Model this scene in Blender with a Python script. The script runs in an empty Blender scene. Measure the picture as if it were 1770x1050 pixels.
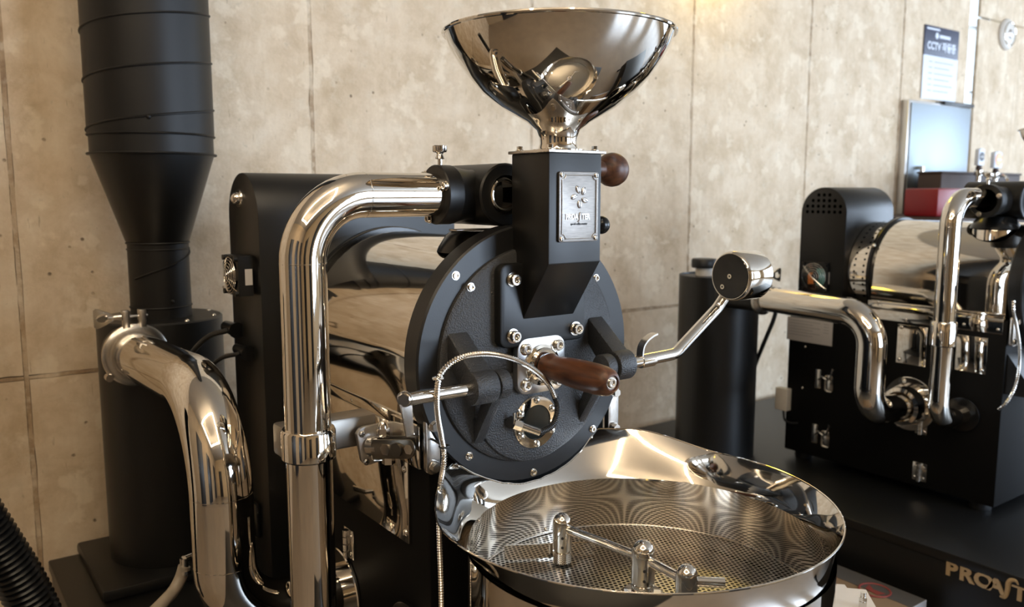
import bpy, bmesh, math, random
from math import sin, cos, pi, radians, atan, hypot
from mathutils import Vector, Matrix
random.seed(7)
V = Vector
S = bpy.context.scene
COL = S.collection

# ------------------------------------------------------------------ camera
F_PX = 1450.0
HORIZON = 335.0
PITCH = atan((525 - HORIZON) / F_PX)
YAW = atan(2015 / hypot(F_PX, 525 - HORIZON))
FH = V((cos(YAW), sin(YAW), 0)); RT = V((sin(YAW), -cos(YAW), 0))
FW = FH * cos(PITCH) + V((0, 0, -sin(PITCH))); UP = RT.cross(FW)
CAM = V((-0.87556, -1.15118, 1.37945))
cd = bpy.data.cameras.new('camera'); cam = bpy.data.objects.new('camera', cd); COL.objects.link(cam)
cam.matrix_world = Matrix((( RT.x, UP.x, -FW.x, CAM.x), (RT.y, UP.y, -FW.y, CAM.y), (RT.z, UP.z, -FW.z, CAM.z), (0, 0, 0, 1)))
cd.sensor_width = 36.0; cd.lens = F_PX / 1770 * 36; cd.clip_start = 0.05
cd.dof.use_dof = True; cd.dof.focus_distance = 1.36; cd.dof.aperture_fstop = 5.0
S.camera = cam
def ray(px, py): return FW + RT * ((px - 885) / F_PX) - UP * ((py - 525) / F_PX)
def on(ax, px, py, v):
    r = ray(px, py); return CAM + r * ((v - CAM[ax]) / r[ax])
def ax_(px, py, v): return on(0, px, py, v)      # a point on the plane x = v
def ay_(px, py, v): return on(1, px, py, v)      # on y = v
def az_(px, py, v): return on(2, px, py, v)      # on z = v

# ------------------------------------------------------------------ light
w = bpy.data.worlds.new('daylight'); S.world = w; w.use_nodes = True
bg = w.node_tree.nodes['Background']; bg.inputs[0].default_value = (0.70, 0.85, 1.0, 1); bg.inputs[1].default_value = 2.2
S.view_settings.view_transform = 'Standard'; S.view_settings.look = 'None'
S.cycles.max_bounces = 16; S.cycles.glossy_bounces = 10; S.cycles.transparent_max_bounces = 12
S.view_settings.exposure = 0.0; S.view_settings.gamma = 1.0; S.view_settings.use_curve_mapping = False
def area(name, loc, direction, sx, sy, power, color):
    l = bpy.data.lights.new(name, 'AREA'); l.shape = 'RECTANGLE'; l.size = sx; l.size_y = sy; l.energy = power; l.color = color
    o = bpy.data.objects.new(name, l); COL.objects.link(o); o.location = loc
    o.rotation_euler = V(direction).to_track_quat('-Z', 'Y').to_euler(); return o
ROOM = dict(x0=-3.2, x1=8.0, y0=-5.0, y1=1.42, z1=3.3)
DAY = (0.66, 0.80, 1.0)
area('daylight_front_window', (2.75, -5.12, 1.65), (0, 1, 0), 2.1, 2.5, 300, DAY)
area('daylight_front_window', (6.1, -5.12, 1.65), (0, 1, 0), 2.1, 2.5, 200, DAY)
area('daylight_right_window', (8.12, -2.0, 1.65), (-1, 0, 0), 4.2, 2.5, 240, DAY)

# ------------------------------------------------------------------ materials
def nt(name):
    m = bpy.data.materials.new(name); m.use_nodes = True; t = m.node_tree
    return m, t, t.nodes['Principled BSDF'], t.nodes.new, t.links.new
def mat(name, col, rough=0.5, metal=0.0, noise=0.0, nscale=60, bump=0.0, bscale=200, spec=0.5, rvar=0.0, emit=None, estr=0, coat=0, stretch=None):
    m, t, p, N, L = nt(name)
    p.inputs['Base Color'].default_value = (*col, 1); p.inputs['Roughness'].default_value = rough
    p.inputs['Metallic'].default_value = metal; p.inputs['Specular IOR Level'].default_value = spec; p.inputs['Coat Weight'].default_value = coat
    tc = N('ShaderNodeTexCoord'); co = tc.outputs['Object']
    if stretch:
        mp = N('ShaderNodeMapping'); mp.inputs['Scale'].default_value = stretch; L(co, mp.inputs[0]); co = mp.outputs[0]
    n = N('ShaderNodeTexNoise'); n.inputs['Scale'].default_value = nscale; n.inputs['Detail'].default_value = 4; L(co, n.inputs['Vector'])
    if noise:
        mx = N('ShaderNodeMix'); mx.data_type = 'RGBA'; L(n.outputs[0], mx.inputs[0])
        mx.inputs[6].default_value = (*[c * (1 - noise) for c in col], 1); mx.inputs[7].default_value = (*[min(1, c * (1 + noise)) for c in col], 1)
        L(mx.outputs[2], p.inputs['Base Color'])
    if rvar:
        mr = N('ShaderNodeMapRange'); L(n.outputs[0], mr.inputs[0]); mr.inputs[3].default_value = max(0.01, rough - rvar); mr.inputs[4].default_value = rough + rvar
        L(mr.outputs[0], p.inputs['Roughness'])
    if bump:
        b = N('ShaderNodeBump'); b.inputs['Strength'].default_value = bump; b.inputs['Distance'].default_value = 0.002
        n2 = N('ShaderNodeTexNoise'); n2.inputs['Scale'].default_value = bscale; n2.inputs['Detail'].default_value = 3; L(co, n2.inputs['Vector'])
        L(n2.outputs[0], b.inputs['Height']); L(b.outputs[0], p.inputs['Normal'])
    if emit: p.inputs['Emission Color'].default_value = (*emit, 1); p.inputs['Emission Strength'].default_value = estr
    return m
STEEL = mat('polished_steel', (0.74, 0.70, 0.64), 0.045, 1, rvar=0.02, nscale=14)
STEELB = mat('satin_steel', (0.60, 0.57, 0.53), 0.26, 1, noise=0.06, nscale=30)
BRUSH = mat('brushed_steel', (0.62, 0.61, 0.60), 0.30, 1, noise=0.12, nscale=60, stretch=(1, 1, 30))
SCREW = mat('screw_steel', (0.72, 0.69, 0.64), 0.16, 1)
BLACK = mat('black_powder_coat', (0.0055, 0.0054, 0.0052), 0.40, 0, noise=0.15, bump=0.05, bscale=900, spec=0.48)
BLACKS = mat('black_gloss_paint', (0.006, 0.006, 0.006), 0.22, 0, bump=0.02, bscale=400, spec=0.35)
CAST = mat('black_cast_iron', (0.024, 0.0243, 0.0252), 0.46, 0, noise=0.2, nscale=200, bump=0.85, bscale=380, spec=0.6)
DUCT = mat('black_painted_duct', (0.007, 0.0065, 0.0062), 0.48, 0, noise=0.12, nscale=20, bump=0.05, bscale=120, spec=0.34)
RUBBER = mat('black_rubber', (0.008, 0.008, 0.008), 0.45)
HOSEM = mat('black_ribbed_plastic', (0.004, 0.004, 0.004), 0.25, spec=0.25)
DARKGLASS = mat('dark_sight_glass', (0.005, 0.007, 0.006), 0.2, 0, spec=0.25)
WHITE = mat('white_plastic', (0.62, 0.58, 0.52), 0.45)
ALU = mat('cast_aluminium', (0.36, 0.335, 0.30), 0.42, 1, noise=0.05)
BODY = mat('black_sheet_steel', (0.0045, 0.0043, 0.0041), 0.58, bump=0.04, bscale=700, spec=0.12)
HOLE = mat('dark_hole', (0.001, 0.001, 0.001), 0.9, spec=0.0)
CLEV = mat('dark_satin_steel', (0.20, 0.18, 0.15), 0.32, 1)
RING = mat('satin_black_ring', (0.013, 0.0131, 0.0136), 0.38, bump=0.05, bscale=500, spec=0.42)
DARKCHROME = mat('dark_chrome', (0.045, 0.045, 0.047), 0.07, 1)
CONCF = mat('front_wall_render', (0.58, 0.44, 0.27), 0.75, noise=0.2, nscale=3)
CREAM = mat('cream_enamel', (0.66, 0.60, 0.53), 0.38, noise=0.04)
GOLD = mat('gold_letter', (0.50, 0.36, 0.20), 0.4, 0.3, noise=0.1)
RED = mat('red_plastic', (0.20, 0.004, 0.008), 0.4)
CLEAR = mat('milky_hose', (0.33, 0.28, 0.22), 0.35, noise=0.2, nscale=40)
KRAFT = mat('kraft_card', (0.26, 0.17, 0.095), 0.6, noise=0.08, nscale=30)
TAPE = mat('grey_tape', (0.09, 0.085, 0.08), 0.5)
STAMP = mat('red_stamp_ink', (0.28, 0.05, 0.04), 0.6)
INK = mat('black_ink', (0.02, 0.02, 0.02), 0.5)
GREYINK = mat('grey_ink', (0.35, 0.34, 0.34), 0.6)
LABEL = mat('grey_data_label', (0.58, 0.55, 0.53), 0.5)
NAVY = mat('navy_print', (0.012, 0.016, 0.05), 0.25)
PAPER = mat('white_print', (0.60, 0.64, 0.72), 0.4)
INOX = mat('brushed_stainless_door', (0.33, 0.37, 0.40), 0.5, 1, noise=0.05, stretch=(30, 1, 1))
BROWN = mat('dark_brown_wood', (0.035, 0.016, 0.010), 0.6, noise=0.3, nscale=12)
LAMPY = mat('yellow_lamp_glass', (1, 0.8, 0.1), 0.4, emit=(1.0, 0.72, 0.06), estr=6)
LEDM = mat('white_light_bar', (1, 1, 1), 0.4, emit=(1.0, 0.83, 0.60), estr=30)
ORANGE = mat('orange_print', (0.85, 0.25, 0.03), 0.35)
PLATE = mat('aged_pewter', (0.22, 0.20, 0.18), 0.42, 1, noise=0.45, nscale=30, stretch=(2, 1, 18))
PEWTER = mat('bright_pewter', (0.80, 0.79, 0.78), 0.3, 1)
CEIL = mat('ceiling_paint', (0.42, 0.38, 0.33), 0.8, noise=0.05, nscale=3)
FLOORM = mat('sealed_floor', (0.24, 0.19, 0.14), 0.32, noise=0.2, nscale=3, bump=0.03, bscale=40)
FRAME = mat('dark_window_frame', (0.02, 0.02, 0.022), 0.4)
FANBLADE = mat('fan_teal', (0.03, 0.22, 0.20), 0.4)

def wood():
    m, t, p, N, L = nt('walnut')
    tc = N('ShaderNodeTexCoord'); mp = N('ShaderNodeMapping'); mp.inputs['Scale'].default_value = (30, 4, 30); L(tc.outputs['Object'], mp.inputs[0])
    n = N('ShaderNodeTexNoise'); n.inputs['Scale'].default_value = 3; n.inputs['Detail'].default_value = 6; n.inputs['Distortion'].default_value = 0.6; L(mp.outputs[0], n.inputs['Vector'])
    n2 = N('ShaderNodeTexNoise'); n2.inputs['Scale'].default_value = 1; L(mp.outputs[0], n2.inputs['Vector'])
    r = N('ShaderNodeValToRGB'); e = r.color_ramp.elements; e[0].position = 0.3; e[0].color = (0.036, 0.012, 0.005, 1); e[1].position = 0.72; e[1].color = (0.14, 0.050, 0.018, 1)
    L(n.outputs[0], r.inputs[0]); L(r.outputs[0], p.inputs['Base Color']); p.inputs['Roughness'].default_value = 0.42
    b = N('ShaderNodeBump'); b.inputs['Strength'].default_value = 0.12; b.inputs['Distance'].default_value = 0.001; L(n.outputs[0], b.inputs['Height']); L(b.outputs[0], p.inputs['Normal'])
    return m
WOOD = wood()

def concrete(name='board_concrete', streak=0.0, base=((0.50, 0.38, 0.245), (0.64, 0.51, 0.36), (0.72, 0.60, 0.45))):
    m, t, p, N, L = nt(name)
    tc = N('ShaderNodeTexCoord'); co = tc.outputs['Object']
    def noise(sc, det=5, ro=0.6, vec=co, dist=0.0):
        n = N('ShaderNodeTexNoise'); n.inputs['Scale'].default_value = sc; n.inputs['Detail'].default_value = det; n.inputs['Roughness'].default_value = ro
        n.inputs['Distortion'].default_value = dist; L(vec, n.inputs['Vector']); return n.outputs[0]
    def mapr(s, a, b, c=0.0, d=1.0):
        n = N('ShaderNodeMapRange'); L(s, n.inputs[0]); n.inputs[1].default_value = a; n.inputs[2].default_value = b; n.inputs[3].default_value = c; n.inputs[4].default_value = d; return n.outputs[0]
    def mixc(f, a, b):
        n = N('ShaderNodeMix'); n.data_type = 'RGBA'
        if isinstance(f, float): n.inputs[0].default_value = f
        else: L(f, n.inputs[0])
        for i, v in ((6, a), (7, b)):
            if isinstance(v, tuple): n.inputs[i].default_value = (*v, 1)
            else: L(v, n.inputs[i])
        return n.outputs[2]
    r = N('ShaderNodeValToRGB'); e = r.color_ramp.elements
    e[0].position = 0.34; e[0].color = (*base[0], 1); e[1].position = 0.66; e[1].color = (*base[2], 1); k = e.new(0.5); k.color = (*base[1], 1)
    L(noise(5.5, 9, 0.70, dist=0.25), r.inputs[0]); c = r.outputs[0]
    c = mixc(mapr(noise(13, 7, 0.72), 0.53, 0.66, 0, 0.5), c, (0.72, 0.63, 0.49))              # pale lime bloom
    c = mixc(mapr(noise(6.1, 8, 0.75, dist=0.5), 0.60, 0.76, 0, 0.6), c, (0.40, 0.26, 0.13))     # rusty stains
    c = mixc(mapr(noise(26, 6, 0.7), 0.62, 0.72, 0, 0.5), c, (0.33, 0.25, 0.16))
    c = mixc(mapr(noise(10.5, 4, 0.55), 0.56, 0.61, 0, 0.36), c, (0.56, 0.435, 0.285))             # olive patches, crisp edges
    c = mixc(mapr(noise(8.2, 4, 0.6), 0.56, 0.61, 0, 0.5), c, (0.80, 0.69, 0.53))
    ms = N('ShaderNodeMapping'); ms.inputs['Scale'].default_value = (95, 95, 13); ms.inputs['Rotation'].default_value = (0, 0.35, 0); L(co, ms.inputs[0])
    c = mixc(mapr(noise(1.0, 3, 0.5, vec=ms.outputs[0]), 0.69, 0.735, 0, 0.55), c, (0.32, 0.23, 0.14))     # scratches             # small grey spots
    mp = N('ShaderNodeMapping'); mp.inputs['Scale'].default_value = (22, 22, 0.9); L(co, mp.inputs[0])
    st = noise(1.0, 5, 0.6, vec=mp.outputs[0])
    c = mixc(mapr(st, 0.5, 0.75, 0, 0.25 + streak), c, (0.44, 0.33, 0.22))
    vo = N('ShaderNodeTexVoronoi'); vo.inputs['Scale'].default_value = 17; L(co, vo.inputs['Vector'])
    pit = mapr(vo.outputs['Distance'], 0.05, 0.10, 1, 0)
    pm = N('ShaderNodeMath'); pm.operation = 'MULTIPLY'; L(pit, pm.inputs[0]); L(mapr(noise(3.1), 0.46, 0.52), pm.inputs[1])
    c = mixc(pm.outputs[0], c, (0.24, 0.17, 0.11))
    L(c, p.inputs['Base Color']); p.inputs['Roughness'].default_value = 0.72
    b = N('ShaderNodeBump'); b.inputs['Strength'].default_value = 0.5; b.inputs['Distance'].default_value = 0.009
    sub = N('ShaderNodeMath'); sub.operation = 'SUBTRACT'; L(noise(14, 8, 0.7), sub.inputs[0]); L(pm.outputs[0], sub.inputs[1])
    L(sub.outputs[0], b.inputs['Height']); L(b.outputs[0], p.inputs['Normal'])
    return m
CONC = concrete()
JOINT = concrete('joint_mortar', 0.3, ((0.19, 0.105, 0.05), (0.40, 0.29, 0.18), (0.60, 0.50, 0.38)))
CONCW = concrete('streaked_concrete', 0.45)
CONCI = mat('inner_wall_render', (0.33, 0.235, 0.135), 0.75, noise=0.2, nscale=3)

def perforated():
    m, t, p, N, L = nt('perforated_steel')
    p.inputs['Base Color'].default_value = (0.62, 0.58, 0.52, 1); p.inputs['Metallic'].default_value = 1; p.inputs['Roughness'].default_value = 0.28
    tc = N('ShaderNodeTexCoord'); sx = N('ShaderNodeSeparateXYZ'); L(tc.outputs['Object'], sx.inputs[0])
    def M(op, a, b=None):
        n = N('ShaderNodeMath'); n.operation = op
        for i, v in enumerate((a, b)):
            if v is None: continue
            if isinstance(v, (int, float)): n.inputs[i].default_value = v
            else: L(v, n.inputs[i])
        return n.outputs[0]
    pitch = 0.0085
    def lattice(ox, oy):
        fx = M('SUBTRACT', M('FRACT', M('ADD', M('DIVIDE', sx.outputs[0], pitch), ox + 100)), 0.5)
        fy = M('MULTIPLY', M('SUBTRACT', M('FRACT', M('ADD', M('DIVIDE', sx.outputs[1], pitch * 1.7320508), oy + 100)), 0.5), 1.7320508)
        return M('ADD', M('MULTIPLY', fx, fx), M('MULTIPLY', fy, fy))
    d = M('MINIMUM', lattice(0, 0), lattice(0.5, 0.5))
    hole = M('LESS_THAN', d, 0.33 ** 2)
    tr = N('ShaderNodeBsdfTransparent'); mx = N('ShaderNodeMixShader'); L(hole, mx.inputs[0]); L(p.outputs[0], mx.inputs[1]); L(tr.outputs[0], mx.inputs[2])
    L(mx.outputs[0], t.nodes['Material Output'].inputs['Surface'])
    return m
PERF = perforated()
GLASS = mat('window_glass', (1, 1, 1), 0.0); GLASS.node_tree.nodes['Principled BSDF'].inputs['Transmission Weight'].default_value = 1

# ------------------------------------------------------------------ geometry helpers
IDENT = (1.0, V((0, 0, 0)), V((0, 0, 0)))
XF = IDENT                                                # scale, about pivot, then shift
def xfp(p): return (V(p) - XF[1]) * XF[0] + XF[1] + XF[2]
def frame(d):
    d = V(d).normalized(); a = V((0, 0, 1)) if abs(d.z) < 0.9 else V((1, 0, 0))
    u = d.cross(a).normalized(); return u, d.cross(u), d
class MB:
    def __init__(s): s.bm = bmesh.new()
    def _loops(s, rings, closed=False, caps=(True, True), cyc=True):
        bm = s.bm; R = [[bm.verts.new(xfp(p)) for p in r] for r in rings]; n = len(R[0])
        rng = range(len(R)) if closed else range(len(R) - 1)
        for i in rng:
            a, b = R[i], R[(i + 1) % len(R)]
            for j in range(n if cyc else n - 1):
                k = (j + 1) % n
                try: bm.faces.new((a[j], a[k], b[k], b[j]))
                except ValueError: pass
        if not closed:
            if caps[0]: bm.faces.new(R[0][::-1])
            if caps[1]: bm.faces.new(R[-1])
        return s
    def tube(s, path, r, seg=16, caps=(True, True), closed=False):
        P = [V(p) for p in path]; n = len(P); rs = r if isinstance(r, (list, tuple)) else [r] * n
        T = []
        for i in range(n):
            a = P[i - 1] if (i > 0 or closed) else P[i]; b = P[(i + 1) % n] if (i < n - 1 or closed) else P[i]
            T.append((b - a).normalized())
        u = frame(T[0])[0]; rings = []
        for i in range(n):
            u = (u - T[i] * u.dot(T[i])).normalized(); v = T[i].cross(u)
            rings.append([P[i] + (u * cos(2 * pi * j / seg) + v * sin(2 * pi * j / seg)) * rs[i] for j in range(seg)])
        return s._loops(rings, closed, caps)
    def cyl(s, a, b, r, r2=None, seg=24, caps=(True, True)): return s.tube([a, b], [r, r if r2 is None else r2], seg, caps)
    def lathe(s, prof, o=(0, 0, 0), d=(0, 0, 1), seg=32, a0=0.0, a1=2 * pi):
        u, v, w_ = frame(d); o = V(o); full = abs(a1 - a0 - 2 * pi) < 1e-6
        n = seg if full else seg + 1
        rings = [[o + w_ * h + (u * cos(a0 + (a1 - a0) * j / seg) + v * sin(a0 + (a1 - a0) * j / seg)) * max(r, 1e-5) for j in range(n)] for r, h in prof]
        return s._loops(rings, False, (False, False), full)
    def prism(s, poly, d, holes=None):
        d = V(d); a = [V(p) for p in poly]
        return s._loops([a, [p + d for p in a]])
    def box(s, lo, hi, bev=0.0, seg=2):
        bm = bmesh.new(); bmesh.ops.create_cube(bm, size=1); lo, hi = V(lo), V(hi)
        for v in bm.verts: v.co = V([(lo[i] + hi[i]) / 2 + v.co[i] * (hi[i] - lo[i]) for i in range(3)])
        if bev: bmesh.ops.bevel(bm, geom=bm.edges[:], offset=bev, segments=seg, affect='EDGES', profile=0.5)
        return s.absorb(bm)
    def sphere(s, c, r, seg=20, sc=(1, 1, 1)):
        bm = bmesh.new(); bmesh.ops.create_uvsphere(bm, u_segments=seg, v_segments=seg // 2 + 2, radius=r)
        for v in bm.verts: v.co = V(c) + V((v.co.x * sc[0], v.co.y * sc[1], v.co.z * sc[2]))
        return s.absorb(bm)
    def absorb(s, bm, xf=True):
        m = {v: s.bm.verts.new(xfp(v.co) if xf else v.co) for v in bm.verts}
        for f in bm.faces:
            try: s.bm.faces.new([m[v] for v in f.verts])
            except ValueError: pass
        bm.free(); return s
    def bevel(s, off, seg=2, ang=0.5):
        bm = s.bm; bmesh.ops.remove_doubles(bm, verts=bm.verts[:], dist=1e-6); bmesh.ops.recalc_face_normals(bm, faces=bm.faces[:])
        es = [e for e in bm.edges if len(e.link_faces) == 2 and e.calc_face_angle(0) > ang]
        bmesh.ops.bevel(bm, geom=es, offset=off * XF[0], segments=seg, affect='EDGES', profile=0.5); return s
    def build(s, name, m, parent=None, label=None, angle=35):
        org = V((0, 0, 0)); q = parent
        while q: org += q.location; q = q.parent
        me = bpy.data.meshes.new(name); bmesh.ops.recalc_face_normals(s.bm, faces=s.bm.faces[:])
        for v in s.bm.verts: v.co -= org
        s.bm.to_mesh(me); s.bm.free(); me.materials.append(m)
        me.polygons.foreach_set('use_smooth', [True] * len(me.polygons)); me.set_sharp_from_angle(angle=radians(angle))
        o = bpy.data.objects.new(name, me); COL.objects.link(o); o.parent = parent
        if label: o['label'] = label
        return o
def thing(name, label, cat, loc, group=None):
    o = bpy.data.objects.new(name, None); o.empty_display_size = 0.05; COL.objects.link(o); o.location = loc
    return tag(o, label, cat, group)
def tag(o, label, cat, group=None):
    o['label'] = label; o['category'] = cat
    if group: o['group'] = group
    return o
def struct(o): o['kind'] = 'structure'; return o
def fillet(pts, r, seg=8):
    P = [V(p) for p in pts]; rr = r if isinstance(r, (list, tuple)) else [r] * (len(P) - 2); out = [P[0]]
    for i in range(1, len(P) - 1):
        a = (P[i - 1] - P[i]); b = (P[i + 1] - P[i]); an = a.normalized(); bn = b.normalized()
        th = an.angle(bn); t = min(rr[i - 1] / math.tan(th / 2), a.length * .98, b.length * .98); R = t * math.tan(th / 2)
        c = P[i] + (an + bn).normalized() * (R / sin(th / 2)); p0 = P[i] + an * t - c; p1 = P[i] + bn * t - c
        ang = p0.angle(p1); axis = p0.cross(p1).normalized()
        for k in range(seg + 1): out.append(c + Matrix.Rotation(ang * k / seg, 3, axis) @ p0)
    out.append(P[-1]); return out
def spline(pts, n=8):
    P = [V(p) for p in pts]; P = [P[0] * 2 - P[1]] + P + [P[-1] * 2 - P[-2]]; out = []
    for i in range(1, len(P) - 2):
        for k in range(n):
            t = k / n; a, b, c, d = P[i - 1:i + 3]
            out.append(0.5 * ((2 * b) + (c - a) * t + (2 * a - 5 * b + 4 * c - d) * t * t + (3 * b - a - 3 * c + d) * t ** 3))
    out.append(P[-2]); return out
def resample(path, step):
    P = [V(p) for p in path]; out = [P[0].copy()]; acc = 0.0
    for a, b in zip(P, P[1:]):
        L_ = (b - a).length; t = step - acc
        while t <= L_: out.append(a + (b - a) * (t / L_)); t += step
        acc = (acc + L_) % step
    return out
def ridged(path, r0, r1, pitch, seg=10):
    p = resample(path, pitch / 4); return MB().tube(p, [(r0, (r0 + r1) / 2, r1, (r0 + r1) / 2)[i % 4] for i in range(len(p))], seg)
def rrect(cx, cz, wx, wz, r, n=5):
    out = []
    for sx, sz, a in ((1, 1, 0), (-1, 1, 90), (-1, -1, 180), (1, -1, 270)):
        for k in range(n + 1):
            t = radians(a + 90 * k / n); out.append((cx + sx * (wx / 2 - r) + r * cos(t), cz + sz * (wz / 2 - r) + r * sin(t)))
    return out
def xz(poly, y): return [V((a, y, b)) for a, b in poly]
def yz(poly, x): return [V((x, a, b)) for a, b in poly]
def xy(poly, z): return [V((a, b, z)) for a, b in poly]
_me = {}
def unit_bolt(kind):
    if kind in _me: return _me[kind]
    mb = MB(); global XF; keep = XF; XF = IDENT
    if kind == 'socket':
        mb.lathe([(0, .35), (.48, .35), (.52, .9), (.62, 1.0), (.88, 1.0), (1, .88), (1, 0)], seg=18); mb.lathe([(1, .12), (1.28, .1), (1.28, 0)], seg=18)
    elif kind == 'hex':
        mb.tube([(0, 0, .3), (0, 0, 1)], 1, 6); mb.lathe([(0, .3), (1.25, .3), (1.3, .22), (1.3, 0)], seg=18)
    elif kind == 'dome':
        mb.lathe([(0, 1), (.35, .94), (.7, .7), (.92, .35), (1, 0)], seg=18)
    else:                                                  # cross-head
        mb.lathe([(0, .55), (.2, .55), (.25, .85), (.6, .8), (.95, .4), (1, 0)], seg=16)
        for a in (0, pi / 2):
            mb.absorb(bmesh.new())
    XF = keep
    bmesh.ops.recalc_face_normals(mb.bm, faces=mb.bm.faces[:])
    me = bpy.data.meshes.new(kind + '_bolt'); mb.bm.to_mesh(me); mb.bm.free(); me.materials.append(SCREW)
    me.polygons.foreach_set('use_smooth', [True] * len(me.polygons)); me.set_sharp_from_angle(angle=radians(35)); _me[kind] = me; return me
def bolt(parent, p, d=(0, -1, 0), r=0.008, h=0.008, kind='socket', name='bolt'):
    o = bpy.data.objects.new(name, unit_bolt(kind)); COL.objects.link(o); o.parent = parent
    org = V((0, 0, 0)); q = parent
    while q: org += q.location; q = q.parent
    o.location = xfp(p) - org; o.rotation_mode = 'QUATERNION'; o.rotation_quaternion = V(d).to_track_quat('Z', 'Y')
    o.scale = (r * XF[0], r * XF[0], h * XF[0]); return o
def text_bm(body, size, depth, bold=0.0, align='CENTER', shear=0.0):
    c = bpy.data.curves.new('t', 'FONT'); c.body = body; c.size = size; c.extrude = depth / 2; c.offset = bold; c.align_x = align; c.align_y = 'CENTER'; c.shear = shear; c.resolution_u = 3
    o = bpy.data.objects.new('t', c); COL.objects.link(o); bpy.context.view_layer.update()
    me = bpy.data.meshes.new_from_object(o.evaluated_get(bpy.context.evaluated_depsgraph_get()))
    bpy.data.objects.remove(o); bm = bmesh.new(); bm.from_mesh(me); bpy.data.meshes.remove(me); return bm
def text(name, body, size, depth, origin, ux, uy, m, parent, bold=0.0, align='CENTER', label=None, sx=1.0, shear=0.0):
    bm = text_bm(body, size, depth, bold, align, shear); ux = V(ux).normalized(); uy = V(uy).normalized(); n = ux.cross(uy)
    for v in bm.verts: v.co = V(origin) + ux * v.co.x * sx + uy * v.co.y + n * v.co.z
    mb = MB(); mb.absorb(bm); return mb.build(name, m, parent, label, angle=20)

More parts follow.
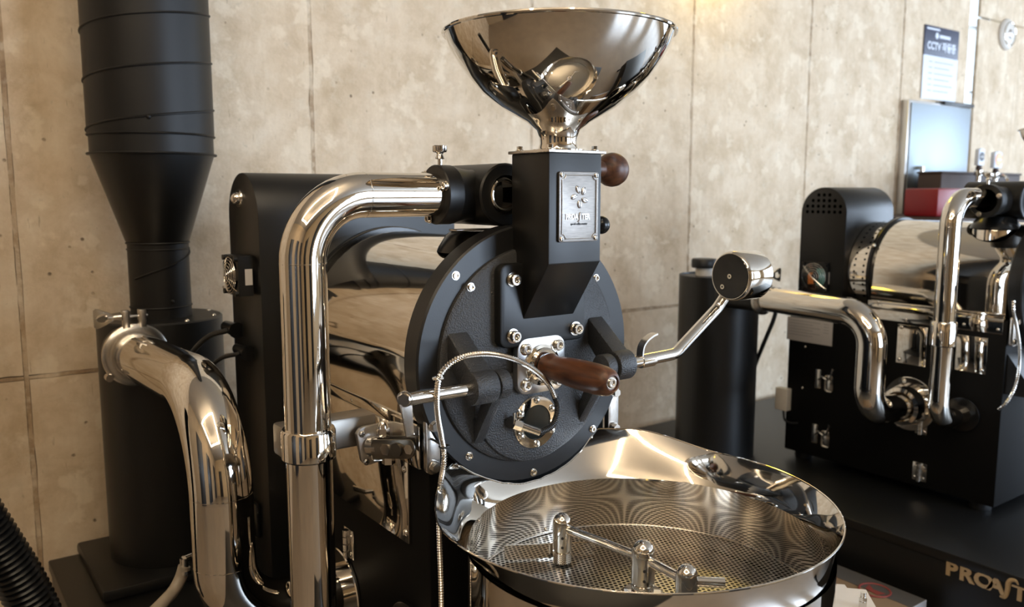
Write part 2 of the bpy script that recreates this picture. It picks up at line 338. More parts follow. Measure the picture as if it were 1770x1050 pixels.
# ------------------------------------------------------------------ room
def room():
    R = ROOM; x0, x1, y0, y1, z1 = R['x0'], R['x1'], R['y0'], R['y1'], R['z1']
    struct(MB().box((x0 - .2, y0 - .2, -.1), (x1 + .2, y1 + .3, 0)).build('floor', FLOORM))
    struct(MB().box((x0 - .2, y0 - .2, z1), (x1 + .2, y1 + .3, z1 + .1)).build('ceiling', CEIL))
    # back wall: a slab with one formed concrete panel per shutter, joints open between them
    sx0, sx1 = 4.345, 4.455                                   # the tall slit window
    wb = struct(bpy.data.objects.new('wall_back', None)); COL.objects.link(wb); wb.location = (0, y1, 0)
    s = MB(); s.box((x0, y1 + .014, 0), (sx0, y1 + .2, z1)); s.box((sx1 + .55, y1 + .014, 0), (x1, y1 + .2, z1)); s.box((sx1, y1 + .014, 0), (sx1 + .55, y1 + .2, 1.0)); s.box((sx0, y1 + .014, 0), (sx1, y1 + .2, 1.0))
    s.build('core', CONC, wb)
    xs = [-3.2, -2.34, -1.49, -.632, .207, 1.082, 1.963, 2.80, 3.63, sx0]
    seams = [0, .885, 2.75, z1]
    def panel(xa, xb, za, zb, m):
        g = .0062; mb = MB(); d = random.uniform(-.0015, .0015); n = 26; mzn = max(4, int((zb - za) / .06))
        j = lambda: random.uniform(-.0012, .0006) if random.random() < .85 else random.uniform(-.0045, 0)
        E = []
        for i in range(n): E.append((xa + g + (xb - xa - 2 * g) * i / n, za + g - j()))
        for i in range(mzn): E.append((xb - g + j(), za + g + (zb - za - 2 * g) * i / mzn))
        for i in range(n): E.append((xb - g - (xb - xa - 2 * g) * i / n, zb - g + j()))
        for i in range(mzn): E.append((xa + g - j(), zb - g - (zb - za - 2 * g) * i / mzn))
        mb.prism(xz(E, y1 + d), (0, .016, 0)); mb.build('concrete_panel', m, wb, angle=20)
    def strip(p, q, w_):                                  # rough mortar fin in a joint
        p, q = V(p), V(q); n = max(6, int((q - p).length / .02)); d = (q - p) / n; side = d.normalized().cross(V((0, 1, 0)))
        A = []; B = []
        for i in range(n + 1):
            A.append(p + d * i + side * (w_ + random.uniform(-.0012, .0012))); B.append(p + d * i - side * (w_ + random.uniform(-.0012, .0012)))
        mb = MB(); bm = mb.bm; rows = []
        for i in range(n + 1):
            h_ = random.uniform(-.0012, .0022); rows.append([bm.verts.new(v) for v in (A[i] + V((0, .0045, 0)), A[i] + V((0, .0022 - h_, 0)), B[i] + V((0, .0018 - h_, 0)), B[i] + V((0, .0045, 0)), B[i] + V((0, .016, 0)), A[i] + V((0, .016, 0)))])
        for a_, b_ in zip(rows, rows[1:]):
            for k in range(6): bm.faces.new((a_[k], a_[(k + 1) % 6], b_[(k + 1) % 6], b_[k]))
        bm.faces.new(rows[0]); bm.faces.new(rows[-1][::-1]); mb.build('joint_strip', JOINT, wb, angle=30)
    for x in xs[1:-1]: strip((x, y1, 0), (x, y1, z1), .0058)
    for z in seams[1:-1]:
        for a, b in zip(xs, xs[1:]): strip((a + .006, y1, z), (b - .006, y1, z), .0048)
    for a, b in zip(xs, xs[1:]):
        for za, zb in zip(seams, seams[1:]): panel(a, b, za, zb, CONC)
    for a, b in zip([sx1, 5.4, 6.3, 7.2], [5.4, 6.3, 7.2, x1]):
        for za, zb in ((0, 2.43), (2.43, z1)): panel(a, b, za, zb, CONCW)
    wn = struct(bpy.data.objects.new('window_1', None)); COL.objects.link(wn); wn.location = (sx0, y1 + .1, 1.0)
    MB().box((sx0, y1 + .02, 1.0), (sx0 + .012, y1 + .06, z1)).build('frame', BRUSH, wn); MB().box((sx1 + .14, y1 + .016, 1.0), (sx1 + .17, y1 + .06, z1)).build('frame', BRUSH, wn)
    for z in (1.99, 2.37): MB().box((sx0, y1 + .02, z), (sx1 + .14, y1 + .06, z + .008)).build('glazing_bar', BRUSH, wn)
    MB().box((sx0 + .012, y1 + .04, 1.0), (sx1 + .14, y1 + .044, z1)).build('pane', GLASS, wn)
    # the other walls, with the shop windows that light the room
    struct(MB().box((x0 - .2, y0 - .2, 0), (x0, y1 + .2, z1)).build('wall_left', CONCI))
    f = MB()
    for a, b in ((x0, 1.7), (3.8, 5.05), (7.15, x1)): f.box((a, y0 - .2, 0), (b, y0, z1))
    for a, b in ((1.7, 3.8), (5.05, 7.15)): f.box((a, y0 - .2, 0), (b, y0, .4)); f.box((a, y0 - .2, 2.9), (b, y0, z1))
    struct(f.build('wall_front', CONCF))
    r = MB()
    r.box((x1, y0 - .2, 0), (x1 + .2, -4.1, z1)); r.box((x1, .1, 0), (x1 + .2, y1 + .2, z1)); r.box((x1, -4.1, 0), (x1 + .2, .1, .4)); r.box((x1, -4.1, 2.9), (x1 + .2, .1, z1))
    struct(r.build('wall_right', CONCI))
    def win(name, lo, hi, ax):
        o = struct(bpy.data.objects.new(name, None)); COL.objects.link(o); o.location = lo
        t = .05; d = [.06, .06, .06]
        for k in range(4):
            a, b = list(lo), list(hi)
            if k == 0: b[2] = lo[2] + t
            elif k == 1: a[2] = hi[2] - t
            elif k == 2: b[ax] = lo[ax] + t
            else: a[ax] = hi[ax] - t
            MB().box(a, b).build('frame', FRAME, o)
        n = max(2, round((hi[ax] - lo[ax]) / 1.05))
        for k in range(1, n):
            c = lo[ax] + (hi[ax] - lo[ax]) * k / n; a, b = list(lo), list(hi); a[ax] = c - .03; b[ax] = c + .03; MB().box(a, b).build('mullion', FRAME, o)
    win('window_2', (1.7, y0 - .08, .4), (3.8, y0 - .02, 2.9), 0); win('window_3', (5.05, y0 - .08, .4), (7.15, y0 - .02, 2.9), 0)
    win('window_4', (x1 + .02, -4.1, .4), (x1 + .08, .1, 2.9), 1)
    # dark doors on the wall behind the camera
    for i, xa in enumerate((-2.2, .2)):
        d = struct(bpy.data.objects.new('door_%d' % (i + 1), None)); COL.objects.link(d); d.location = (xa, y0, 0)
        MB().box((xa, y0 - .01, 0), (xa + .95, y0 + .04, 2.2), .004).build('leaf', FRAME, d)
        MB().cyl((xa + .85, y0 + .08, .85), (xa + .85, y0 + .08, 1.25), .012).build('handle', STEELB, d)
    for i, ya in enumerate((-4.2, -2.3, -.6)):  # unseen dark doors added on the left wall to stripe the steel reflections
        d = struct(bpy.data.objects.new('door_%d' % (i + 3), None)); COL.objects.link(d); d.location = (x0, ya, 0)
        MB().box((x0 - .01, ya, 0), (x0 + .04, ya + .9, 2.3), .004).build('leaf', FRAME, d)
        MB().cyl((x0 + .08, ya + .8, .85), (x0 + .08, ya + .8, 1.25), .012).build('handle', STEELB, d)
    # lighting: a rectangular ceiling light, and a warm wall lamp just above the picture
    t = thing('ceiling_light', 'rectangular white light frame hung from the ceiling in front of the roaster', 'light', (-1.35, -1.3, z1))
    X0, X1, Y0, Y1, Z = -2.3, -.4, -2.2, -.4, 2.95
    for a, b in (((X0, Y0, Z), (X1, Y0 + .045, Z + .05)), ((X0, Y1 - .045, Z), (X1, Y1, Z + .05)), ((X0, Y0 + .045, Z), (X0 + .045, Y1 - .045, Z + .05)), ((X1 - .045, Y0 + .045, Z), (X1, Y1 - .045, Z + .05))):
        MB().box(a, b, .004).build('light_bar', LEDM, t)
    for x in (X0 + .03, X1 - .03):
        for y in (Y0 + .03, Y1 - .03): MB().cyl((x, y, Z + .05), (x, y, z1), .003, seg=8).build('wire', BLACK, t)
    t = thing('wall_lamp', 'long yellow glass lamp on the concrete wall above the hopper', 'lamp', (2.0, y1, 2.5))
    MB().box((1.75, y1 - .05, 2.46), (2.25, y1 - .003, 2.56), .006).build('back_plate', BLACK, t)
    mb = MB(); mb.tube([(1.72, y1 - .1, 2.5), (2.28, y1 - .1, 2.5)], .04, 16); mb.build('glass_tube', LAMPY, t)
    l = bpy.data.lights.new('wall_lamp_glow', 'POINT'); l.energy = 2.6; l.color = (1, .72, .08); l.shadow_soft_size = .05
    o = bpy.data.objects.new('wall_lamp_glow', l); COL.objects.link(o); o.location = (2.0, y1 - .13, 2.42)
room()

# ------------------------------------------------------------------ platforms
PZ = 0.385
def platform(name, lo, hi, label, letters=False):
    t = thing(name, label, 'platform', ((lo[0] + hi[0]) / 2, (lo[1] + hi[1]) / 2, 0))
    MB().box((lo[0], lo[1], PZ - .03), (hi[0], hi[1], PZ), .004).build('top_plate', BLACK, t)
    ap = MB().box((lo[0] + .004, lo[1] + .02, .16), (lo[0] + .03, hi[1] - .02, PZ - .03), .002).build('side_apron', BLACK, t)
    MB().box((lo[0] + .02, lo[1] + .004, .16), (hi[0] - .02, lo[1] + .03, PZ - .03), .002).build('front_apron', BLACK, t)
    for x in (lo[0] + .06, hi[0] - .06):
        for y in (lo[1] + .06, hi[1] - .06):
            mb = MB().cyl((x, y, .02), (x, y, PZ - .03), .03); mb.cyl((x, y, 0), (x, y, .02), .045); mb.build('foot', BLACK, t)
    if letters:
        lx = lo[0] + .002; zc = ax_(1640, 984, lx).z; H = .056
        yy = lambda px: ax_(px, 990, lx).y
        def put(ch, px): text('letter', ch, H, .004, (lx, yy(px), zc), (0, -1, 0), (0, 0, 1), GOLD, ap, bold=.0022, align='LEFT', sx=1.12)
        for ch, px in zip('PROA', (1634, 1658, 1684, 1709)): put(ch, px)
        y = yy(1736)
        pth = spline([(lx, y + .006, zc - .025), (lx, y - .006, zc - .022), (lx, y - .011, zc), (lx, y - .012, zc + .018), (lx, y - .018, zc + .03), (lx, y - .03, zc + .033), (lx, y - .037, zc + .024)], 5)
        MB().tube(pth, [.002 + .0052 * sin(pi * (i + 2) / (len(pth) + 3)) for i in range(len(pth))], 8).build('letter', GOLD, ap)
        for ch, px in zip('TER', (1752, 1778, 1805)): put(ch, px)
    return t
platform('roaster_platform', (-.62, -.75, 0), (.56, 1.36, 0), 'low black platform carrying the large roaster in front and its cyclone')
platform('roaster_platform', (1.42, -.8, 0), (2.75, 1.36, 0), 'low black platform on the right with gold lettering on its side', True)

# ------------------------------------------------------------------ roaster parts shared by both machines
def plate_group(t, big=True):
    """the round front plate with everything bolted to it; built about x = 0, z = 1.10, front face y = 0"""
    c = (0, 0, 1.10)
    MB().lathe([(0.15, .046), (.2235, .046), (.2275, .042), (.2275, .004), (.2245, 0), (.19, -.000), (.15, 0)], c, (0, 1, 0), 96).build('front_plate', RING, t, 'smooth black outer ring of the round front plate')
    MB().lathe([(0, -.010), (.183, -.010), (.189, -.006), (.190, .002)], c, (0, 1, 0), 96).build('cast_door', CAST, t, 'pebbled cast iron centre of the front plate')
    # raised lower door edge
    P = [(.128 * cos(a), 1.10 - .06 + .128 * sin(a)) for a in [pi + pi * i / 24 for i in range(25)]] + [(.128, 1.075), (-.128, 1.075)]
    MB().prism(xz(P, -.0155), (0, .008, 0)).bevel(.003).build('discharge_door', CAST, t)
    for p in ((808, 496), (788, 477), (1030, 481), (811, 789), (922, 817), (1024, 742)):
        q = ay_(*p, 0); on_ring = hypot(q.x, q.z - 1.1) > .19
        bolt(t, (q.x, 0 if on_ring else -.010, q.z), r=.0058, h=.0045 if p[0] != 788 else .003)
    # feed chute flange
    fl = MB().prism(xz(rrect(.008, 1.193, .186, .142, .016), -.0285), (0, .02, 0)).bevel(.004).build('chute_flange', BLACK, t)
    for x, z in ((-.059, 1.238), (-.059, 1.1425), (.0775, 1.1425), (.0775, 1.238)): bolt(fl, (x, -.029, z), r=.0098, h=.012)
    # feed box with the sloping chute below
    xl, xr, yf, yb = -.0377, .0733, -.0965, .004
    b = MB(); b.prism([V((xl, yf, 1.2665)), V((xl, yf, 1.4445)), V((xl, yb, 1.4445)), V((xl, yb, 1.20)), V((xl, -.024, 1.163))], (xr - xl, 0, 0)).bevel(.0016)
    fb = b.build('feed_box', BLACK, t)
    pm = MB().box((xl - .005, yf - .006, 1.4445), (xr + .005, yb + .004, 1.4495), .001).build('top_flange', STEELB, fb, 'thin steel flange under the hopper')
    for x in (xl + .008, xr - .008):
        for y in (yf + .008, yb - .012): bolt(fb, (x, y, 1.4495), (0, 0, 1), .0052, .008, 'hex')
    # nameplate
    cx, cz, wx, wz = .0213, 1.358, .0838, .1135
    n = MB().prism(xz(rrect(cx, cz, wx, wz, .004), yf - .005), (0, .005, 0)).bevel(.001).build('nameplate', PLATE, t, 'aged pewter nameplate on the front of the feed box')
    y = yf - .0056
    # raised border with scooped corners
    r, ix, iz = .0075, wx / 2 - .0055, wz / 2 - .0055; pts = []
    for sx, sz in ((1, 1), (-1, 1), (-1, -1), (1, -1)):
        order = range(7) if sx * sz > 0 else range(6, -1, -1)
        for k in order:
            a = pi / 2 * k / 6; pts.append(V((cx + sx * (ix - r * sin(a)), y, cz + sz * (iz - r * cos(a)))))
    # order the points around the plate
    pts.sort(key=lambda p: math.atan2((p.z - cz) / iz, (p.x - cx) / ix))
    MB().tube(pts, .0009, 6, closed=True).build('border', PEWTER, n)
    for sx in (-1, 1):
        for sz in (-1, 1):
            p = V((cx + sx * (wx / 2 - .0055), yf - .005, cz + sz * (wz / 2 - .0055)))
            s = MB().lathe([(0, .003), (.0024, .0028), (.0040, .0012), (.0042, 0)], p, (0, -1, 0), 18); s.build('screw', STEELB, n)
            k = MB().box((p.x - .0024, p.y - .0034, p.z - .0005), (p.x + .0024, p.y - .0027, p.z + .0005)); k.box((p.x - .0005, p.y - .0034, p.z - .0024), (p.x + .0005, p.y - .0027, p.z + .0024)); k.build('screw_slot', INK, n)
    bc = V((cx + .001, y, 1.3745))
    for ang, tilt in ((108, 28), (48, -18), (180, -62), (-28, 70), (-92, 4)):
        p = bc + V((cos(radians(ang)), 0, sin(radians(ang)))) * .0122
        ta = radians(tilt); ux = V((cos(ta), 0, sin(ta))); uz = V((-sin(ta), 0, cos(ta)))
        bm = bmesh.new(); bmesh.ops.create_uvsphere(bm, u_segments=14, v_segments=8, radius=1)
        for v in bm.verts: v.co = p + ux * v.co.x * .0044 + uz * v.co.z * .0066 + V((0, 1, 0)) * v.co.y * .0018
        MB().absorb(bm).build('bean_emblem', PEWTER, n)
        MB().tube(spline([p + uz * .0064 + V((0, -.0008, 0)), p + uz * .002 + ux * .0006 + V((0, -.0021, 0)), p - uz * .002 - ux * .0006 + V((0, -.0021, 0)), p - uz * .0064 + V((0, -.0008, 0))], 4), .0005, 6).build('bean_crease', INK, n)
    U = dict(origin=None)
    text('lettering', 'PROA', .0128, .0014, (cx - .0028, y, 1.3418), (1, 0, 0), (0, 0, 1), PEWTER, n, bold=.0002, align='RIGHT', sx=.78)
    text('lettering', 'TER', .0128, .0014, (cx + .0052, y, 1.3418), (1, 0, 0), (0, 0, 1), PEWTER, n, bold=.0002, align='LEFT', sx=.78)
    q = spline([V((cx - .0028, y, 1.3345)), V((cx - .0008, y, 1.3343)), V((cx + .0008, y, 1.338)), V((cx + .0012, y, 1.345)), V((cx + .003, y, 1.3488)), V((cx + .0052, y, 1.3485))], 5)
    MB().tube(q, [.0005 + .0009 * sin(pi * (i + 2) / (len(q) + 3)) for i in range(len(q))], 8).build('lettering', PEWTER, n)
    text('small_lettering', 'special coffee roaster', .0058, .0006, (cx, y + .0003, 1.3305), (1, 0, 0), (0, 0, 1), INK, n, sx=.72)
    # hopper
    hc = V((.0185, -.05, 1.4495))
    prof = [(.044, 0), (.044, .002), (.033, .004), (.031, .012), (.0315, .022), (.036, .034), (.052, .047), (.094, .071), (.125, .094), (.147, .117), (.165, .142), (.179, .166), (.187, .187)]
    prof = prof + [(r_ - .0016, h_) for r_, h_ in prof[::-1][:-3]]
    h = MB().lathe(prof, hc, (0, 0, 1), 96).build('feed_hopper', STEEL, t, 'polished steel bowl shaped hopper', angle=60)
    MB().tube([hc + V((.189 * cos(a), .189 * sin(a), .188)) for a in [2 * pi * i / 96 for i in range(96)]], .0032, 8, closed=True).build('rolled_rim', STEEL, h)
    # shutter lever knobs on the right of the feed box
    MB().cyl((xr, -.05, 1.422), (xr + .05, -.05, 1.422), .006).build('lever_rod', STEELB, t)
    MB().lathe([(0, -.029), (.010, -.0275), (.018, -.0235), (.0245, -.0165), (.0285, -.008), (.0298, .001), (.0285, .010), (.0245, .018), (.019, .0235), (.015, .0265), (.0135, .032), (.0145, .040), (.013, .044), (0, .044)], (.141, -.05, 1.421), (-1, 0, 0), 32).build('wooden_knob', WOOD, t)
    MB().box((xr, -.09, 1.335), (xr + .004, -.03, 1.43), .002).build('shutter_plate', STEELB, t)
    MB().cyl((xr, -.05, 1.325), (xr + .04, -.05, 1.325), .004).build('lever_rod', STEELB, t)
    MB().sphere((.116, -.05, 1.325), .0160).build('black_knob', BLACKS, t)
    # sampling spoon (trier): flange, ring, wooden handle
    P = [(a, b) for a, b in rrect(.002, 1.0865, .104, .098, .022, 5)]
    fp = MB().prism(xz(P, -.0295), (0, .014, 0)).bevel(.002).build('trier_flange', BRUSH, t, 'bright squared flange behind the wooden handle')
    for x in (-.033, .037):
        for z in (1.055, 1.118): bolt(fp, (x, -.0295, z), r=.0092, h=.008)
    MB().lathe([(.036, 0), (.036, .004), (.031, .006), (.031, .010), (.0275, .013), (.022, .013)], (.002, -.0295, 1.0865), (0, -1, 0), 32).build('trier_collar', STEEL, fp)
    hp = [(.0, .000), (.018, .000), (.0225, .004), (.0235, .012), (.0200, .020), (.0215, .032), (.0238, .06), (.0250, .095), (.0250, .128), (.0240, .145), (.0215, .158), (.0165, .1655), (.0125, .167), (.0120, .164), (0, .164)]
    wh = MB().lathe(hp, (.002, -.042, 1.0865), (0, -1, 0), 40).build('wooden_handle', WOOD, t, 'turned walnut handle of the bean trier', angle=50)
    bolt(wh, (.002, -.206, 1.0865), r=.0078, h=.0035)
    # sight glass
    sg = MB().lathe([(.031, 0), (.031, .003), (.0455, .003), (.0475, .001), (.0475, -.004)], (0, -.0155, .982), (0, -1, 0), 48).build('sight_glass_ring', STEEL, t)
    MB().lathe([(0, .001), (.031, .001)], (0, -.0155, .982), (0, -1, 0), 40).build('sight_glass', DARKGLASS, sg)
    for k in range(6):
        a = pi / 2 + k * pi / 3; bolt(sg, (.0395 * cos(a), -.0185, .982 + .0395 * sin(a)), r=.0066, h=.005, kind='dome')
    # hinged counterweight shaft carried by two cast arms
    zs, ys = 1.0768, -.075
    for sx in (-1, 1):
        xa, xb = (-.176, -.136) if sx < 0 else (.124, .160)
        mb = MB().prism([V((xa, -.006, 1.158)), V((xa, -.006, 1.110)), V((xa, ys + .016, zs - .020)), V((xa, ys - .016, zs + .018)), V((xa, ys - .002, zs + .0270))], (xb - xa, 0, 0)).bevel(.004); mb.build('upper_arm', CAST, t)
        MB().cyl((xa - .0015, ys, zs), (xb + .0015, ys, zs), .0270, seg=32).bevel(.003).build('shaft_boss', CAST, t)
        xc = -.119 if sx < 0 else .108
        MB().cyl((xc - .011, ys, zs), (xc + .011, ys, zs), .0235, seg=32).bevel(.003).build('shaft_boss', CAST, t)
        mb = MB().prism([V((xc - .009, ys + .004, zs - .024)), V((xc - .009, ys + .022, zs + .006)), V((xc - .009, -.012, .995)), V((xc - .009, -.012, .962))], (.020, 0, 0)).bevel(.003); mb.build('lower_arm', CAST, t)
    MB().cyl((-.290, ys, zs), (-.135, ys, zs), .0105, seg=20).build('shaft', STEEL, t)
    # counterweight lever
    cw = ay_(1262, 478, ys)
    lev = fillet([(.16, ys, zs), (.285, ys, zs + .004), ay_(1240, 533, ys + .030), cw + V((.036, .018, -.015))], [.055, .03], 8)
    lv = MB().tube(lev, .0112, 20).build('counterweight_lever', STEEL, t)
    cw = ay_(1262, 478, ys)
    MB().lathe([(0, .0), (.0455, .0), (.0485, .003), (.0495, .008), (.0495, .068), (.0475, .072), (0, .072)], cw, (1, 0, 0), 56).build('counterweight', STEEL, t, 'round polished counterweight drum on the lever')
    MB().lathe([(0, .0012), (.0435, .0012), (.0445, 0)], cw, (-1, 0, 0), 48).build('counterweight_face', DARKCHROME, t, 'dark glossy face of the counterweight')
    for dy, dz in ((0, .0), (.017, -.022)): 
        MB().lathe([(.0022, .0), (.0022, .001), (.0048, .001), (.0050, -.001)], cw + V((-.0014, dy, dz)), (-1, 0, 0), 16).build('set_screw', SCREW, t)
    hk = [ay_(*p, ys) for p in ((1106, 622), (1108, 602), (1114, 590), (1124, 581), (1132, 577))]
    hk = spline(hk, 4); rr_ = []
    mb = MB(); up = V((0, 1, 0)); rings = []
    for i, p in enumerate(hk):
        a = hk[max(0, i - 1)]; b = hk[min(len(hk) - 1, i + 1)]; nn = (b - a).normalized().cross(up).normalized() * .0016
        rings.append([p + up * .008 + nn, p - up * .008 + nn, p - up * .008 - nn, p + up * .008 - nn])
    mb._loops(rings); mb.build('lift_tab', STEELB, lv)
    MB().cyl((.193, ys, zs), (.225, ys, zs + .001), .0128, seg=20).build('lever_sleeve', STEEL, lv)
    # link plate at the left end of the shaft
    pts = [(700, 676), (690, 690), (699, 765), (713, 772), (716, 764), (712, 690)]
    L0 = [ay_(*p, ys) for p in ((692, 700), (688, 688), (694, 679), (703, 676), (711, 682), (713, 700), (716, 752), (703, 757))]
    MB().prism(L0, (0, .004, 0)).bevel(.001).build('link_plate', STEELB, t)
    bolt(t, ay_(700, 690, ys - .001), (-.7, -.7, 0), .0095, .008, 'hex')

def drum_neck(t, cx, cy, zt, s=1.0):
    MB().lathe([(.030, -.06), (.030, -.035), (.036, -.012), (.046, .004), (.050, .02), (.050, .07)], (cx, cy, zt - .07), (0, 0, 1), 40).build('exhaust_neck', STEEL, t) if 0 else None
    MB().lathe([(.064, -.085), (.064, -.02), (.06, -.008), (.043, .005)], (cx, cy, zt), (0, 0, 1), 40).build('exhaust_neck', STEEL, t)
    MB().lathe([(.0, .024), (.045, .024), (.056, .016), (.070, -.006), (.073, -.014), (.070, -.014), (.05, .004)], (cx, cy, zt), (0, 0, 1), 40).build('neck_cowl', BLACKS, t)
    if s == 1.0: MB().box((cx - .078, cy - .055, zt + .026), (cx + .07, cy - .03, zt + .029), .001).build('damper_plate', STEELB, t)

def tee(t, p, R=.054, xl=-.138, front=.03, back=.2):
    """cast tee: axial barrel facing forwards and an arm to the left for the tall pipe"""
    x, y, z = p
    mb = MB().lathe([(.034, -.001), (.036, -.0), (R - .003, 0), (R, .003), (R, back - front)], (x, front, z), (0, 1, 0), 48)
    mb.lathe([(.034, -.001), (.034, .06)], (x, front, z), (0, 1, 0), 48)
    mb.build('manifold_barrel', BLACK, t)
    MB().lathe([(.024, .05), (.024, .004), (.0265, .003), (.0295, .004), (.0295, .055)], (x, front, z), (0, 1, 0), 40).build('inner_tube', STEEL, t)
    n = 14; prof = []
    for i in range(n + 1):
        k = i / n; prof.append((.0500 - .004 * sin(pi * min(1, k * 1.0)) , k))
    L_ = x - xl
    pr = [(.036, 0), (.0485, 0), (.0505, .002), (.0505, .028), (.0500, .0285), (.0500, .03)] + [(.050 - .007 * sin(pi * i / 10), .03 + (L_ - .03) * i / 10) for i in range(11)]
    MB().lathe(pr, (xl, y, z), (1, 0, 0), 48).build('manifold_arm', BLACK, t)
    for a in (20, 130, 250): bolt(t, V((xl - .001, y + .0435 * cos(radians(a + 180)), z + .0435 * sin(radians(a)))), (-1, 0, 0), .0062, .007)
    k = MB().cyl((xl + .012, y, z + .05), (xl + .012, y, z + .064), .004, seg=12); k.lathe([(0.004, .0), (.0085, .001), (.0065, .005), (.0055, .009), (.0065, .011), (.0115, .012), (.0125, .014), (.0125, .022), (.0115, .023), (0, .023)], (xl + .012, y, z + .060), (0, 0, 1), 20)
    k.build('knurled_screw', SCREW, t)

def tall_pipe(t, x, y, zt, zring, zb, xend, r, xin, ring_h=.05, bend=.105):
    pth = fillet([(xend, y, zt), (x, y, zt), (x, y, zb), (xin, y, zb)], [bend, .07], 14)
    p = MB().tube(pth, r, 40).build('tall_pipe', STEEL, t, 'tall polished steel pipe with a wide top bend', angle=50)
    for q, d in (((x + bend, y, zt), (1, 0, 0)), ((x, y, zt - bend), (0, 0, 1))):
        MB().lathe([(r, -.001), (r + .0003, 0), (r, .001)], q, d, 40).build('weld_seam', STEEL, p)
    MB().lathe([(r, 0), (r + .004, 0), (r + .0065, .003), (r + .0065, ring_h - .004), (r + .004, ring_h), (r, ring_h)], (x, y, zring - ring_h / 2), (0, 0, 1), 40).build('pipe_union', STEEL, p)
    MB().cyl((xin - .012, y, zb), (xin - .001, y, zb), r + .025, seg=40).bevel(.002).build('pipe_flange', BLACKS, t)
    return p

def arch(yc, wy, z0, zt, n=20):
    r = wy / 2; return [(yc - r, z0)] + [(yc - r * cos(pi * i / n), zt - r + r * sin(pi * i / n)) for i in range(n + 1)] + [(yc + r, z0)]

def fan(t, c, s, depth, dirx=-1, label=None):
    c = V(c); f = MB()
    o = V((depth, 0, 0)); h = s / 2
    # square frame with a round hole
    N_ = 32; outer = []; inner = []
    for i in range(N_):
        a = 2 * pi * i / N_; k = min(1 / max(abs(cos(a)), 1e-6), 1 / max(abs(sin(a)), 1e-6)); outer.append((cos(a) * k * h, sin(a) * k * h)); inner.append((cos(a) * h * .9, sin(a) * h * .9))
    R = lambda L_, dx: [c + V((dx, a, b)) for a, b in L_]
    f._loops([R(outer, 0), R(outer, depth), R(inner, depth), R(inner, 0)], closed=True)
    fr = f.build('fan_frame', BLACK, t, label)
    MB().cyl(c + V((depth * .3, 0, 0)), c + V((depth, 0, 0)), h * .3).build('fan_hub', BLACK, fr)
    for k in range(7):
        a = 2 * pi * k / 7; b = a + .5; P = [c + V((depth * .4, cos(a) * h * .28, sin(a) * h * .28)), c + V((depth * .4, cos(a) * h * .86, sin(a) * h * .86)), c + V((depth * .75, cos(b) * h * .86, sin(b) * h * .86)), c + V((depth * .75, cos(b) * h * .28, sin(b) * h * .28))]
        MB().prism(P, (.002, 0, 0)).build('fan_blade', BLACKS, fr)
    g = MB()
    for k in (.22, .38, .54, .70, .86, 1.0):
        g.tube([c + V((-.006 - .010 * (1 - k), cos(2 * pi * i / 28) * h * .92 * k, sin(2 * pi * i / 28) * h * .92 * k)) for i in range(28)], .0011, 6, closed=True)
    for a in (40, 220):
        d = V((0, cos(radians(a)), sin(radians(a)))); g.tube([c + V((-.017, 0, 0)), c + V((-.008, 0, 0)) + d * h * .93, c + V((0, 0, 0)) + d * h * 1.25], .0013, 6)
    g.build('fan_guard', SCREW, fr)
    for sy in (-1, 1):
        for sz in (-1, 1): MB().cyl(c + V((-.008, sy * h * .86, sz * h * .86)), c + V((.004, sy * h * .86, sz * h * .86)), .006, seg=12).build('fan_foot', RUBBER, fr)
    MB().box(c + V((depth * .45, -h - .001, -h * .45)), c + V((depth * .95, -h + .001, h * .35))).build('fan_label', LABEL, fr)
    return fr

def u_cover(x, r, z0, zc, y0, y1, n=28):
    P = [(x - r, z0)] + [(x - r * cos(pi * i / n), zc + r * sin(pi * i / n)) for i in range(n + 1)] + [(x + r, z0)]
    return MB().prism(xz(P, y0), (0, y1 - y0, 0))

def draw_latch(t, p, s=1.0):
    """a small toggle latch on a panel that faces -x"""
    p = V(p); X_ = p.x
    a = MB().box((X_ - .004, p.y + .012, p.z - .035 * s), (X_, p.y + .036, p.z + .035 * s), .003).build('latch_keeper', SCREW, t)
    b = MB().box((X_ - .006, p.y - .040, p.z - .040 * s), (X_, p.y - .006, p.z + .022 * s), .008).build('latch_plate', SCREW, t)
    MB().tube(spline([(X_ - .008, p.y + .02, p.z), (X_ - .014, p.y, p.z + .012), (X_ - .018, p.y - .028, p.z + .008), (X_ - .016, p.y - .044, p.z + .05)], 5), [.004] * 15 + [.006], 8).build('latch_lever', SCREW, b)

def hinge(t, p, h=.06, wy=.022):
    p = V(p)
    for s in (-1, 1):
        lf = MB().box((p.x - .004, p.y + (0 if s > 0 else -wy), p.z - h / 2), (p.x, p.y + (wy if s > 0 else 0), p.z + h / 2), .002).build('hinge_leaf', SCREW, t)
        for dz in (-.3, .3): bolt(lf, (p.x - .004, p.y + s * wy * .62, p.z + dz * h), (-1, 0, 0), .0042, .003, 'dome', 'screw')
    mb = MB(); n = 4
    for k in range(n): mb.cyl((p.x - .008, p.y, p.z - h / 2 + h * k / n + .001), (p.x - .008, p.y, p.z - h / 2 + h * (k + 1) / n - .001), .0075, seg=14)
    mb.build('hinge_knuckle', SCREW, t)

